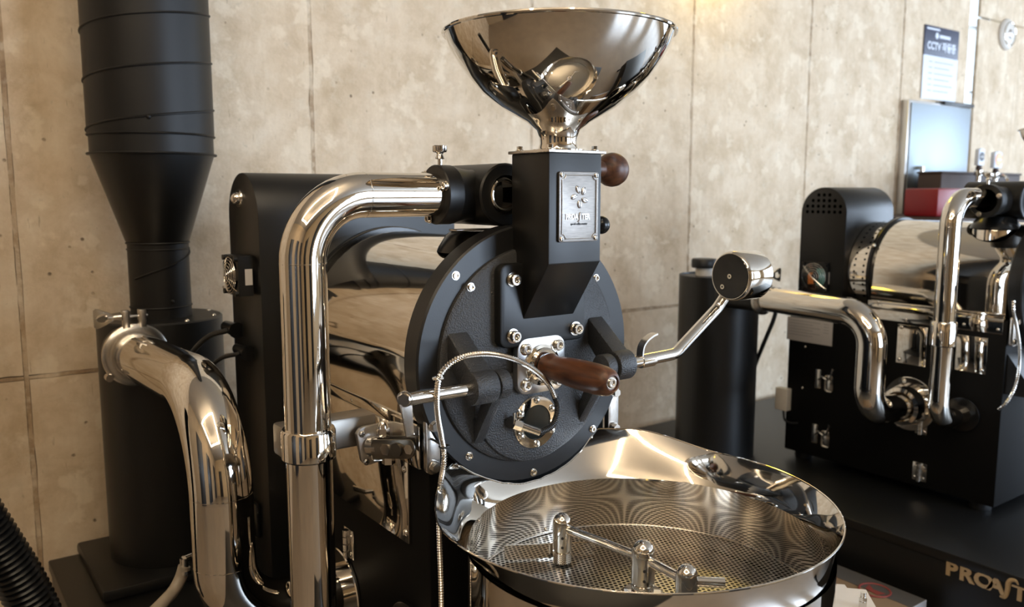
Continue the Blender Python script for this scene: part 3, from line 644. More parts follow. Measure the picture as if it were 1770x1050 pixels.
# ------------------------------------------------------------------ the large roaster in front
def front_roaster():
    t = thing('coffee_roaster', 'large black and polished steel coffee roaster in front, with steel hopper and walnut handle', 'coffee roaster', (0, .4, PZ))
    plate_group(t)
    # body, drum cover, rear housing
    MB().box((-.195, .022, PZ + .03), (.195, .86, 1.0), .004).build('body', BODY, t, 'black sheet steel base cabinet')
    for x in (-.15, .15):
        for y in (.07, .8): MB().lathe([(0, 0), (.03, 0), (.032, .004), (.032, .024), (.012, .03), (0, .03)], (x, y, PZ), (0, 0, 1), 24).build('foot', RUBBER, t)
    u_cover(0, .2, 1.0, 1.1, .046, .50).build('drum_cover', STEEL, t, 'mirror polished steel drum cover', angle=25)
    MB().lathe([(.15, 0), (.205, 0), (.215, .004), (.216, .010), (.206, .014), (.15, .014)], (0, .044, 1.1), (0, 1, 0), 72).build('drum_flange', STEEL, t)
    MB().lathe([(.1, 0), (.206, 0), (.208, .003), (.208, .022), (.206, .025), (.1, .025)], (0, .5, 1.1), (0, 1, 0), 72).build('drum_end_ring', BLACKS, t)
    MB().lathe([(.19, 0), (.19, .12)], (0, .525, 1.1), (0, 1, 0), 64).build('drum_collar', STEEL, t)
    hp = arch(.745, .20, PZ + .04, 1.426)
    MB().prism(yz(hp, -.25), (.5, 0, 0)).bevel(.002, 2, .8).build('rear_housing', BLACK, t, 'tall black rear housing with rounded top', angle=25)
    MB().lathe([(0, .020), (.006, .019), (.012, .014), (.014, .008), (.0145, .0), ], ax_(414, 343, -.25), (-1, 0, 0), 24).build('push_button', STEEL, t)
    MB().lathe([(.014, .004), (.020, .004), (.021, .002), (.021, -.002)], ax_(414, 343, -.25), (-1, 0, 0), 24).build('button_bezel', SCREW, t)
    fan(t, ax_(401, 476, -.29) + V((0, 0, 0)), .088, .032, label='small cooling fan with wire guard')
    # electrical plugs on the back of the housing
    for px, py, r in ((398, 567, .017), (418, 606, .016)):
        p = ax_(px, py, -.262); mb = MB().cyl(p + V((.0, .03, 0)), p + V((.0, -.045, 0)), r * .8, r, 16); mb.cyl(p + V((0, -.045, 0)), p + V((0, -.05, 0)), r * 1.1, seg=16); mb.build('socket', BLACKS, t)
    # folded trim and mirror side panel below the drum
    MB().box((-.203, .062, .980), (-.195, .62, 1.001), .001).build('trim_strip', STEEL, t)
    for px, py in ((610, 692), (660, 708)): bolt(t, ax_(px, py, -.2) + V((0, 0, 0)), (-1, 0, 0), .006, .004, 'dome')
    MB().box((-.201, .085, .772), (-.195, .62, .979), .001).build('side_panel', STEEL, t, 'mirror polished lower side panel')
    for z in (.905, .79): bolt(t, (-.201, .096, z), (-1, 0, 0), .007, .005, 'dome')
    hinge(t, (-.195, ax_(601, 940, -.2).y, .685))
    MB().lathe([(0, .006), (.02, .006), (.022, .004), (.022, 0)], ax_(598, 990, -.195), (-1, 0, 0), 24).build('key_lock', SCREW, t)
    p = ax_(460, 868, -.262); MB().box((-.262, .70, .585), (-.25, .76, .665), .004).build('switch_panel', BLACKS, t)
    MB().box((-.27, .745, .62), (-.26, .757, .64), .002).build('red_switch', RED, t); 
    for dz in (-.025, .0, .03): bolt(t, (-.262, .765, .625 + dz), (-1, 0, 0), .005, .006, 'dome')
    # bolted side strips that hold the plate
    for x in (-.196, .2035):
        st = MB().prism(xz(rrect(x, .969, .026, .098, .011), .004), (0, .012, 0)).bevel(.0015).build('hinge_strip', STEELB, t)
        for z in (1.003, .934): bolt(st, (x, .003, z), r=.0078, h=.010, kind='hex')
    # exhaust: tee, tall pipe, neck
    drum_neck(t, -.035, .115, 1.29)
    tee(t, (-.03, .09, 1.3775))
    tall_pipe(t, -.3755, .09, 1.3775, .985, .60, -.12, .0365, -.195)
    # pneumatic cylinder with clevis
    a = ay_(484, 770, .15)
    MB().box((a.x, .135, .948), (-.232, .185, 1.002), .006).build('air_cylinder', ALU, t)
    fl = [ay_(*p, .118) for p in ((617, 752), (623, 742), (632, 738), (683, 729), (690, 736), (697, 775), (694, 783), (688, 787), (640, 804), (632, 804), (626, 798))]
    f = MB().prism(fl, (0, .010, 0)).bevel(.001).build('cylinder_flange', BRUSH, t)
    for q in ((622, 751), (630, 799)):
        pp = ay_(q[0] + 4, q[1], .117); MB().lathe([(0, .003), (.004, .0028), (.0058, .001), (.006, 0)], pp, (0, -1, 0), 18).build('screw', STEELB, f)
        k = MB().box(pp + V((-.0036, -.0035, -.0008)), pp + V((.0036, -.0026, .0008))); k.box(pp + V((-.0008, -.0035, -.0036)), pp + V((.0008, -.0026, .0036))); k.build('screw_slot', INK, f)
    A, B = ay_(642, 773, .115), ay_(727, 773, .02); d = (B - A).normalized(); n = d.cross(V((0, 0, 1))).normalized(); u = V((0, 0, 1))
    def cl(s, z): return A + d * s + u * z
    L_ = (B - A).length; hh = .0165
    for k, off in ((0, .012), (1, -.012)):
        P = [cl(.012, -hh), cl(L_ - hh, -hh)] + [cl(L_ - hh, 0) + (d * sin(a_) - u * cos(a_)) * hh for a_ in [pi * i / 8 for i in range(1, 8)]] + [cl(L_ - hh, hh), cl(.012, hh)]
        MB().prism([p + n * off for p in P], n * .004).bevel(.0008).build('clevis_plate', CLEV, t)
    MB().cyl(A - d * .002, A + d * .02, .0165, seg=24).build('piston_rod', STEELB, t)
    nm = -n if (-n).dot(CAM - A) > 0 else n
    MB().cyl(cl(L_ * .42, 0) + nm * .008, cl(L_ * .42, 0) + nm * .0185, .0105, seg=6).build('clevis_nut', SCREW, t)
    MB().cyl(cl(L_ * .66, 0) + nm * .008, cl(L_ * .66, 0) + nm * .022, .0115, seg=24).build('roller', CLEV, t)
    MB().cyl(cl(L_ * .88, 0) + nm * .010, cl(L_ * .88, 0) + nm * .0175, .009, seg=6).build('clevis_nut', SCREW, t)
    c = cl(L_ * .25, hh); MB().lathe([(.0, .030), (.006, .028), (.0095, .022), (.010, .016)], c, (0, 0, 1), 20).build('cap_nut_dome', SCREW, t)
    MB().cyl(c + V((0, 0, .002)), c + V((0, 0, .017)), .0118, seg=6).build('cap_nut', SCREW, t)
    c = cl(L_ * .35, -hh); MB().cyl(c, c - V((0, 0, .012)), .0115, seg=6).build('hex_nut', SCREW, t)
    for s_ in (1, -1):
        MB().tube(spline([cl(L_ * .14, hh * s_ * .6) + nm * .017, cl(L_ * .16, hh * s_ * 1.15) + nm * .015, cl(L_ * .32, hh * s_ * 1.2) + nm * .012], 5), .0016, 8).build('spring_clip', SCREW, t)
    bp = [ay_(*p, .012) for p in ((716, 700), (726, 745), (734, 742), (733, 806), (727, 806), (690, 790), (688, 780), (715, 770))]
    MB().box((-.211, .026, .925), (-.205, .125, .998), .001).build('bracket_plate', STEEL, t)
    # temperature probe fitting at the sight glass
    p0, p1 = ay_(889, 733, -.028), ay_(933, 748, -.05)
    mb = MB().cyl(p0, p0 + (p1 - p0) * .3, .0092, seg=6); mb.cyl(p0 + (p1 - p0) * .3, p1, .0068, seg=16); mb.build('probe_fitting', SCREW, t)
    c = p0 + V((-.002, -.002, .0)); MB().cyl(c, c + V((0, -.0, .02)), .0022, seg=8).build('probe_clamp_screw', SCREW, t)
    MB().cyl(p0 + V((.004, .012, .002)), p0 - V((.006, -.004, 0)), .009, seg=16).build('probe_gland', RUBBER, t)
    boot = spline([p1, ay_(952, 738, -.056), ay_(962, 722, -.06), ay_(964, 700, -.06), ay_(959, 686, -.06)], 6)
    ridged(boot, .0054, .0060, .003, 10).build('rubber_boot', RUBBER, t)
    cp = [ay_(959, 688, -.06), ay_(950, 668, -.065), ay_(935, 650, -.072), ay_(915, 634, -.08), ay_(890, 622, -.088), ay_(860, 614, -.094), ay_(830, 612, -.098), ay_(800, 617, -.1), ay_(778, 629, -.1), ay_(763, 645, -.098),
          ay_(757, 662, -.094), ay_(755, 690, -.085), ay_(757, 720, -.07), ay_(763, 755, -.05), ay_(768, 785, -.04), ay_(766, 810, -.05), ay_(761, 840, -.07), ay_(759, 880, -.08), ay_(760, 940, -.08), ay_(762, 1000, -.08), ay_(763, 1045, -.08), ay_(763, 1120, -.08)]
    ridged(spline(cp, 8), .0036, .0050, .0044, 10).build('armoured_conduit', SCREW, t, 'ribbed steel conduit looping over the front plate')
    for p in (ay_(757, 654, -.094), ay_(768, 772, -.04)):
        MB().tube([p + V((.0072 * cos(a_), .0072 * sin(a_), 0)) for a_ in [2 * pi * i / 16 for i in range(16)]], .0022, 8, closed=True).build('cable_clip', RUBBER if p.z < 1.02 else SCREW, t)
    p = ay_(768, 772, -.035); MB().cyl(p, V((-.2, .004, p.z + .003)), .002, seg=8).build('cable_tie', RUBBER, t)
    return t
front_roaster()

# ------------------------------------------------------------------ cooling tray
def cooling_tray():
    cx, cy, zf, zi = .008, -.28, .768, .858
    t = thing('cooling_tray', 'round polished steel cooling tray with perforated floor and stirring arm', 'cooling tray', (cx, cy, PZ))
    N_ = 144; Ri, Ro = .270, .3085
    def flare(a, f):                                      # a measured from +x; the back is a = 90 deg
        d = abs(((math.degrees(a) - 90 + 180) % 360) - 180)     # angle from straight back
        k = max(0, min(1, (d - 43) / 33)); guard = (1 - k * k * (3 - 2 * k)) * .030
        zr = .906 + guard; r = Ro - guard * .35; rr = Ri + (r - Ri) * f ** 1.25
        return V((cx + .004 * f + rr * cos(a), cy + .034 * f + rr * sin(a), zi + (zr - zi) * f))
    def clear(p): return not (p.y > -.003 and hypot(p.x, p.z - 1.1) < .2300) and not (p.y > .018 and abs(p.x) < .2)
    rings = [[] for k in range(11)]
    for i in range(N_):
        a = 2 * pi * i / N_; top = 1.0
        for k in range(61):
            if not clear(flare(a, k / 60)): top = max(0.02, (k - 1) / 60); break
        for k in range(11): rings[k].append(flare(a, top * k / 10))
    inner = [[V((cx + Ri * cos(2 * pi * i / N_), cy + Ri * sin(2 * pi * i / N_), z)) for i in range(N_)] for z in (zf - .002, zf + .04, zi)]
    MB()._loops(inner, False, (False, False)).build('bowl_wall', STEEL, t, angle=60)
    out = [[p + V((0, 0, .0)) for p in rings[-1]]] 
    mb = MB()._loops(rings, False, (False, False)); fl = mb.build('flared_rim', STEEL, t, 'wide flared steel rim raised at the back', angle=60)
    MB().tube(rings[-1], .0014, 8, closed=True).build('rim_edge', STEEL, t)
    MB().lathe([(Ri + .004, zi - .001), (Ri + .004, .56), (Ri, .555), (0, .555)], (cx, cy, 0), (0, 0, 1), 96).build('outer_drum', STEEL, t)
    MB().lathe([(0, 0), (Ri, 0)], (cx, cy, zf), (0, 0, 1), 96).build('perforated_floor', PERF, t, 'perforated steel floor of the tray')
    MB().lathe([(0, 0), (Ri, 0)], (cx, cy, zf - .03), (0, 0, 1), 48).build('chaff_pan', BLACK, t)
    MB().tube([V((cx + (Ri - .0012) * cos(2 * pi * i / 96), cy + (Ri - .0012) * sin(2 * pi * i / 96), zf + .0012)) for i in range(96)], .0013, 6, closed=True).build('floor_edge', STEELB, t)
    bolt(t, (cx + .02, cy + Ri - .001, zf + .008), (0, -1, 0), .0035, .004, 'dome')
    # segment plate along the wall (left) and thin joint line
    P = [(cx + (Ri - .002) * cos(radians(a)), cy + (Ri - .002) * sin(radians(a))) for a in range(140, 196, 4)]
    MB().prism(xy(P, zf + .0005), (0, 0, .0025)).build('floor_segment', STEEL, t)
    MB().box((cx - .03, cy - .11, PZ), (cx + .11, cy + .11, .555), .005).build('pedestal', BLACK, t)
    # stirrer
    A = [az_(972, 905, .838), az_(1112, 958, .838), az_(1187, 997, .838)]
    P0, P1, P2 = [V((p.x, p.y, zf)) for p in A]
    def post(p, r, h, base):
        mb = MB().lathe([(r * .96, 0), (r * .96, .018), (r * .8, .019), (r * .8, .021), (r, .022), (r, h - r), (r * .95, h - r * .7), (r * .75, h - r * .35), (r * .4, h - r * .08), (0, h)], p + V((0, 0, .004)), (0, 0, 1), 28)
        o = mb.build('stirrer_post', STEEL, t, angle=40)
        if base: MB().lathe([(.0, .012), (.028, .010), (.034, .005), (.036, 0)], p + V((0, 0, .001)), (0, 0, 1), 28).build('hub_base', STEEL, t)
        for z in (.034, .05):
            q = p + V((-r * .62, -r * .79, z)); MB().lathe([(0, .0004), (.0024, .0004), (.0026, -.001)], q, (-.62, -.79, 0), 12).build('set_screw', INK, o)
        return o
    post(P0, .0160, .084, False); post(P1, .0180, .088, True); post(P2, .0160, .084, False)
    h = V((0, 0, .063)); d = (P2 - P1).normalized()
    MB().cyl(P0 + h, P1 + h, .0075, seg=16).build('stirrer_rod', STEEL, t); MB().cyl(P1 + h, P2 + h, .0075, seg=16).build('stirrer_rod', STEEL, t); MB().cyl(P2 + h, P2 + h + V((.045, -.03, -.004)), .0075, seg=16).build('stirrer_rod', STEEL, t)
    # sweeper blade standing at the far post
    q = [az_(872, 968, zf + .003), az_(1028, 958, zf + .003)]
    pa, pb = q; pb = pa + (pb - pa) * .98; dn = (pb - pa).cross(V((0, 0, 1))).normalized()
    MB().prism([pa, pb, pb + V((0, 0, .022)), pa + V((0, 0, .026))], dn * .003).build('sweeper_blade', STEEL, t)
    return t
cooling_tray()

# ------------------------------------------------------------------ cyclone and connecting pipe, left
def clamp_ring(t, c, d, R, nut_dir):
    c = V(c); d = V(d).normalized(); u = V((0, 0, 1)); s_ = d.cross(u).normalized()
    MB().lathe([(R * .86, -.013), (R * 1.05, -.013), (R * 1.22, -.006), (R * 1.24, 0), (R * 1.22, .006), (R * 1.05, .013), (R * .86, .013)], c, d, 48).build('clamp_ring', STEELB, t)
    top = c + u * R * 1.2
    for k in (-1, 1):
        p = top + s_ * k * .019; mb = MB(); a, b = s_ * .0085, d * .011
        mb.prism([p - a - b - u * .008, p + a - b - u * .008, p + a + b - u * .008, p - a + b - u * .008], u * .044); mb.bevel(.002).build('clamp_lug', STEELB, t)
    q = top + u * .020; e = s_ * nut_dir
    MB().cyl(q - e * .032, q + e * .058, .004, seg=10).build('clamp_bolt', SCREW, t)
    MB().cyl(q + e * .029, q + e * .046, .0095, .0075, seg=14).build('wing_nut_hub', SCREW, t)
    w_ = MB(); outer = [(0.044, .006), (.062, .016), (.082, .025), (.090, .024), (.090, -.024), (.082, -.025), (.062, -.016), (.044, -.006)]
    holec = (.070, 0)
    O = []; I = []
    for k in range(24):
        a = 2 * pi * k / 24; I.append((holec[0] + .014 * cos(a), .0105 * sin(a)))
        # outer outline by angle about the hole
        best = None; dx, dy = cos(a), sin(a)
        for i in range(len(outer)):
            (x1, y1), (x2, y2) = outer[i], outer[(i + 1) % len(outer)]; ex, ey = x2 - x1, y2 - y1; det = dx * -ey + ex * dy
            if abs(det) < 1e-9: continue
            tt = ((x1 - holec[0]) * -ey + ex * (y1 - holec[1])) / det; ss = (dx * (y1 - holec[1]) - dy * (x1 - holec[0])) / det
            if tt > 0 and -1e-6 <= ss <= 1 + 1e-6: best = tt if best is None else max(best, tt)
        best = best or .012; O.append((holec[0] + dx * best, dy * best))
    f = lambda L_, o: [q + e * a + u * b + d * o for a, b in L_]
    w_._loops([f(O, -.003), f(O, .003), f(I, .003), f(I, -.003)], closed=True); w_.build('wing_nut', SCREW, t)
    hb = c + (e * cos(radians(38)) - u * sin(radians(38))) * R * 1.28
    MB().cyl(hb - d * .012, hb + d * .012, .009, seg=18).build('clamp_hinge', STEELB, t)

def cyclone_left():
    c = V((-.332, 1.2, 0)); R = .157; zt = 1.055
    t = thing('cyclone_collector', 'tall black cyclone with a wide duct rising from it at the left', 'cyclone', (c.x, c.y, PZ))
    MB().lathe([(0, zt), (R - .004, zt), (R, zt - .004), (R, PZ + .03), (0, PZ + .03)], c, (0, 0, 1), 72).build('cyclone_body', BLACK, t)
    MB().box((c.x - .215, c.y - .2, PZ), (c.x + .2, c.y + .17, PZ + .03), .008).build('base_plate', BLACK, t)
    for k in range(8): a = 2 * pi * (k + .3) / 8; bolt(t, c + V((cos(a) * (R - .018), sin(a) * (R - .018), zt)), (0, 0, 1), .006, .005, 'dome')
    p = lambda px, py: ay_(px, py, c.y)
    zs = {k: p(270, k).z for k in (268, 418, 430, 536, 220, 250)}
    r1 = .076; r2 = .1535; cx = c + V((.004, 0, 0))
    MB().lathe([(r1, zt), (r1, zs[418])], cx, (0, 0, 1), 64).build('lower_duct', DUCT, t)
    for z, e in ((zs[418] - .002, .003), (zs[430], .002), (zt + .028, .002)):
        MB().tube([cx + V((cos(a) * (r1 + .001), sin(a) * (r1 + .001), z)) for a in [2 * pi * i / 64 for i in range(64)]], e, 6, closed=True).build('duct_bead', DUCT, t)
    MB().lathe([(r1, zs[418]), (r1 + .003, zs[418] + .004), (r2 - .004, zs[268] - .004), (r2 + .002, zs[268])], cx, (0, 0, 1), 64).build('reducer_cone', BLACK, t)
    MB().tube([cx + V((cos(a) * (r2 + .002), sin(a) * (r2 + .002), zs[268])) for a in [2 * pi * i / 72 for i in range(72)]], .003, 6, closed=True).build('duct_bead', DUCT, t)
    MB().lathe([(r2 - .003, zs[268]), (r2 - .003, 1.530), (r2, 1.531), (r2, 3.29)], cx, (0, 0, 1), 72).build('wide_duct', DUCT, t, 'wide black spiral duct')
    MB().tube([cx + V((cos(a) * (r2), sin(a) * (r2), 1.528)) for a in [2 * pi * i / 72 for i in range(72)]], .0028, 6, closed=True).build('duct_bead', DUCT, t)
    # spiral lock seam
    pts = []; zr = ay_(361, 193, c.y).z; pitch = .121; i = 0
    while True:
        a = 6.06 + 2 * pi * i / 72; z = zr + pitch * i / 72
        if z > 3.25: break
        pts.append(cx + V((cos(a) * (r2 + .0005), sin(a) * (r2 + .0005), z))); i += 1
    i = -1; pre = []
    while zr + pitch * i / 72 > 1.532:
        a = 6.06 + 2 * pi * i / 72; pre.append(cx + V((cos(a) * (r2 + .0005), sin(a) * (r2 + .0005), zr + pitch * i / 72))); i -= 1
    pts = pre[::-1] + pts
    MB().tube(pts, .0032, 6).build('spiral_seam', DUCT, t)
    pts = [cx + V((cos(a) * (r1 + .0005), sin(a) * (r1 + .0005), zs[430] - .075 + .07 * (a - 3.6) / 2.6)) for a in [3.6 + 2.6 * i / 30 for i in range(31)]]
    MB().tube(pts, .003, 6).build('spiral_seam', DUCT, t)
    MB().sphere(cx + V((-.04, -.148, 1.565)), .006, 12).build('rivet', DUCT, t); MB().sphere(cx + V((.01, -.075, zt + .045)), .005, 12).build('rivet', DUCT, t)
    # inlet stub
    xs, zc = -.43, .985
    MB().cyl((xs, 1.11, zc), (xs, 1.056, zc), .068, seg=40).build('inlet_stub', BLACK, t)
    # connecting pipe with clamp
    e = thing('connecting_pipe', 'polished steel S-bend pipe from the cyclone into the large roaster, clamped at the top', 'pipe', (xs, .39, .42))
    zb = .565
    path = fillet([(xs, 1.062, zc), (xs, 1.03, zc), (xs, .385, zc + .028), (xs, .385, zb), (-.2, .385, zb)], [.05, .19, .125], 16)
    pp = MB().tube(path, .0570, 48).build('pipe', STEEL, e, angle=50)
    for q, d in (((xs, .385, zc - .16), (0, 0, 1)), ((xs, .385, zb + .125), (0, 0, 1))):
        MB().lathe([(.0570, -.001), (.0573, 0), (.0570, .001)], q, d, 48).build('weld_seam', STEEL, pp)
    clamp_ring(e, (xs, 1.045, zc), (0, 1, 0), .0635, -1)
    MB().lathe([(.057, 0), (.090, 0), (.092, .002), (.092, .006), (.057, .006)], (-.203, .385, zb), (1, 0, 0), 48).build('pipe_flange', STEEL, e)
    # floor stand of the pipe: a black saddle bracket on the platform
    MB().box((xs - .03, .36, PZ), (xs + .03, .41, zb - .0565), .004).build('saddle', BLACK, e)
    # drain tap and milky hose
    h = thing('drain_hose', 'milky drain hose on a small chrome tap beside the cyclone foot', 'hose', ay_(325, 990, .62))
    a, b, m_ = ay_(346, 957, .62), ay_(312, 970, .60), ay_(318, 968, .60)
    MB().cyl(a, m_, .0085, seg=14).build('tap_body', SCREW, h); MB().cyl(m_ + V((0, 0, .004)), m_ + V((0, 0, -.026)), .0085, seg=14).build('tap_outlet', SCREW, h); MB().cyl(a, a + V((.05, .05, .005)), .011, seg=6).build('tap_nut', SCREW, h)
    hs = spline([m_ + V((0, 0, -.014)), ay_(312, 1000, .6), ay_(300, 1022, .59), ay_(282, 1042, .57), ay_(262, 1062, .55), ay_(235, 1090, .52)], 8)
    MB().tube(hs, .0125, 14).build('hose', CLEAR, h); MB().cyl(m_ + V((0, 0, -.022)), m_ + V((0, 0, -.03)), .0138, seg=16).build('hose_clip', SCREW, h)
    # ribbed hose in the lower left corner
    y = .62; pts = [ay_(*q, y) for q in ((-190, 560), (-140, 700), (-75, 830), (-12, 930), (38, 1010), (75, 1090), (110, 1200))]
    tag(ridged(spline(pts, 14), .0375, .0435, .0115, 24).build('ribbed_hose', HOSEM), 'thick black ribbed hose in the lower left corner by the wall', 'hose')
    # power leads from the roaster plugs
    for k, (p, q) in enumerate((((398, 567), [(385, 566), (368, 572), (350, 586), (338, 604), (334, 640)]), ((418, 606), [(400, 608), (388, 616), (380, 630), (376, 660)]))):
        p0 = ax_(*p, -.262) + V((0, -.04, 0)); P = [p0 + V((0, .02, 0))] + [ax_(*z, -.262 - .02 * (i + 1)) + V((0, 0, 0)) for i, z in enumerate(q)]
        P = P[:1] + [p0 + V((-.02 * (i + 1), .02 + .045 * i, [-.004, -.018, -.05, -.10, -.18][i])) for i in range(len(q))]
        o = MB().tube(spline(P, 6), .0065 if k == 0 else .005, 10).build('power_lead', RUBBER)
        tag(o, ('thick black lead in the upper plug of the large roaster', 'thinner black lead in the lower plug of the large roaster')[k], 'cable')
cyclone_left()

# ------------------------------------------------------------------ the second roaster, right
def rear_roaster():
    global XF
    XB = 1.79; cx = 1.985; yp = -.045; s = .88
    t = thing('coffee_roaster', 'second coffee roaster standing behind on the right, black with a bare steel drum', 'coffee roaster', (cx, .35, PZ))
    XF = (s, V((0, 0, 1.10)), V((cx, yp, 0)))
    plate_group(t, False)
    XF = IDENT
    MB().box((XB, -.012, PZ + .03), (2 * cx - XB, .752, 1.0), .004).build('body', BODY, t, 'black sheet steel base cabinet')
    for x in (XB + .05, 2 * cx - XB - .05):
        for y in (.05, .70): MB().lathe([(0, 0), (.03, 0), (.032, .004), (.032, .024), (.012, .03), (0, .03)], (x, y, PZ), (0, 0, 1), 20).build('foot', RUBBER, t)
    r = .19
    u_cover(cx, r, 1.0, 1.1, 0.0, .435).build('drum_cover', STEEL, t, 'mirror polished steel drum cover', angle=25)
    MB().lathe([(.1, 0), (r + .006, 0), (r + .008, .003), (r + .008, .018), (r + .006, .021), (.1, .021)], (cx, .435, 1.1), (0, 1, 0), 64).build('drum_end_ring', BLACKS, t)
    MB().lathe([(r - .012, 0), (r - .010, .002), (r - .010, .078), (r - .012, .08)], (cx, .456, 1.1), (0, 1, 0), 64).build('drum_collar', STEEL, t, 'polished collar with two rows of holes')
    mb = MB()
    for y in (.476, .510):
        for k in range(30):
            a = pi * .5 + pi * (k + .5) / 26; p = V((cx + cos(a) * (r - .0105), y, 1.1 + sin(a) * (r - .0105))) if a < pi * 1.15 else None
            if p: mb.lathe([(0, .0008), (.0042, .0008), (.0044, 0)], p, V((cos(a), 0, sin(a))), 10)
    mb.build('vent_holes', HOLE, t)['kind'] = 'stuff'
    bolt(t, (cx - .205 * cos(.55), .445, 1.1 + .198 * sin(.55)), (-1, 0, .3), .008, .006, 'dome')
    hx = XB - .004; yc = .628; wy = .182
    MB().prism(yz(arch(yc, wy, .95, 1.402), hx), (.30, 0, 0)).bevel(.002, 2, .8).build('rear_housing', BLACK, t, 'black rear housing with round top and vent holes', angle=25)
    for row, (z, n) in enumerate(((1.375, 3), (1.355, 5), (1.335, 7), (1.315, 7))):
        for k in range(n):
            p = V((hx, yc + (k - (n - 1) / 2) * .022, z)); MB().lathe([(0, .0006), (.006, .0006), (.0062, 0)], p, (-1, 0, 0), 12).build('vent_hole', HOLE, t)
    f = fan(t, (hx - .012, ax_(1411, 474, hx).y, ax_(1411, 478, hx).z), .105, .02, label='small cooling fan with a wire guard')
    MB().box((hx - .0055, ax_(1411, 474, hx).y - .04, ax_(1411, 478, hx).z - .032), (hx - .003, ax_(1411, 474, hx).y - .004, ax_(1411, 478, hx).z + .03), .001).build('fan_sticker', FANBLADE, f)
    MB().box((hx - .0055, ax_(1411, 474, hx).y + .008, ax_(1411, 478, hx).z - .03), (hx - .003, ax_(1411, 474, hx).y + .03, ax_(1411, 478, hx).z + .012), .001).build('fan_sticker', ORANGE, f)
    # side panel furniture
    q = lambda px, py: ax_(px, py, XB)
    a, b = q(1362, 545), q(1438, 600)
    lb = MB().box((XB - .002, b.y, b.z + .002), (XB, a.y, a.z - .004)).build('data_label', LABEL, t)
    for k in range(6):
        z = a.z - .014 - k * .0105; MB().box((XB - .0027, b.y + .05 + .03 * (k % 2), z - .0022), (XB - .002, a.y - .01, z)).build('printed_line', GREYINK, lb)
        if k < 4: MB().box((XB - .0027, b.y + .015, z - .0022), (XB - .002, b.y + .035, z)).build('printed_line', GREYINK, lb)
    draw_latch(t, q(1425, 657)); draw_latch(t, q(1419, 752))
    p = q(1359, 690); sb = MB().box((XB - .03, p.y - .024, p.z - .04), (XB, p.y + .03, p.z + .045), .004).build('socket_box', WHITE, t, 'small cream socket box on the side panel')
    MB().tube(spline([p + V((-.015, 0, -.04)), p + V((-.018, -.01, -.075)), p + V((-.012, -.03, -.085)), p + V((0, -.055, -.082))], 5), .004, 8).build('socket_lead', RUBBER, t)
    hinge(t, q(1590, 816), .062, .024); hinge(t, q(1593, 737), .055, .02)
    for u, v in ((1392, 600), (1387, 671)): bolt(t, q(u, v), (-1, 0, 0), .005, .004, 'dome')
    a, b = q(1500, 522), q(1736, 578)
    MB().box((XB - .004, 0.0, 1.012), (XB + .002, .44, 1.018), .001).build('trim_edge', STEEL, t)
    MB().box((XB - .003, 0.0, .957), (XB, .44, 1.011), .001).build('trim_strip', STEEL, t)
    for px, py in ((1519, 522), (1567, 553), (1667, 561), (1726, 570)): bolt(t, q(px, py) + V((-.003, 0, 0)), (-1, 0, 0), .005, .003, 'dome')
    for (pa, pb) in (((1553, 560), (1600, 635)), ((1655, 578), (1704, 648))):
        a, b = q(*pa), q(*pb); pl = MB().box((XB - .003, b.y, b.z), (XB, a.y, a.z), .001).build('cover_plate', STEEL, t)
        for yy, zz in (((a.y - .012 if pa[0] < 1600 else b.y + .012), a.z - .01), ((a.y - .012 if pa[0] < 1600 else b.y + .012), b.z + .012)): bolt(pl, (XB - .003, yy, zz), (-1, 0, 0), .007, .005, 'dome')
    # strips, exhaust
    for x in (cx - .185, cx + .185):
        st = MB().prism(xz(rrect(x, .969, .024, .09, .010), -.03), (0, .012, 0)).bevel(.0015).build('hinge_strip', STEELB, t)
        for z in (1.0, .938): bolt(st, (x, -.03, z), r=.009, h=.01, kind='hex')
    drum_neck(t, 1.915, .10, 1.285, .9)
    MB().lathe([(.040, 0), (.046, .02), (.046, .06)], (1.915, .10, 1.225), (0, 0, 1), 32).build('exhaust_neck', STEEL, t)
    tee(t, (1.945, .085, 1.358), .060, 1.80, .02, .2)
    tall_pipe(t, 1.632, .1, 1.3665, .963, .69, 1.82, .030, XB, .075, .085)
    a = V((cx - .15, -.08, .97)); cp = spline([ay_(1752, 520, -.1), ay_(1752, 540, -.1), ay_(1757, 565, -.09), ay_(1762, 600, -.08), ay_(1761, 640, -.07), ay_(1752, 675, -.06), ay_(1738, 698, -.05), ay_(1726, 708, -.03)], 8)
    ridged(cp, .0036, .0048, .007, 8).build('armoured_conduit', SCREW, t)
    MB().prism([V((XB + .01, -.012, .775)), V((XB + .01, -.10, .775)), V((XB + .01, -.10, .785)), V((XB + .01, -.012, .90))], (.37, 0, 0)).build('discharge_chute', BLACK, t)
    return t
rear_roaster()

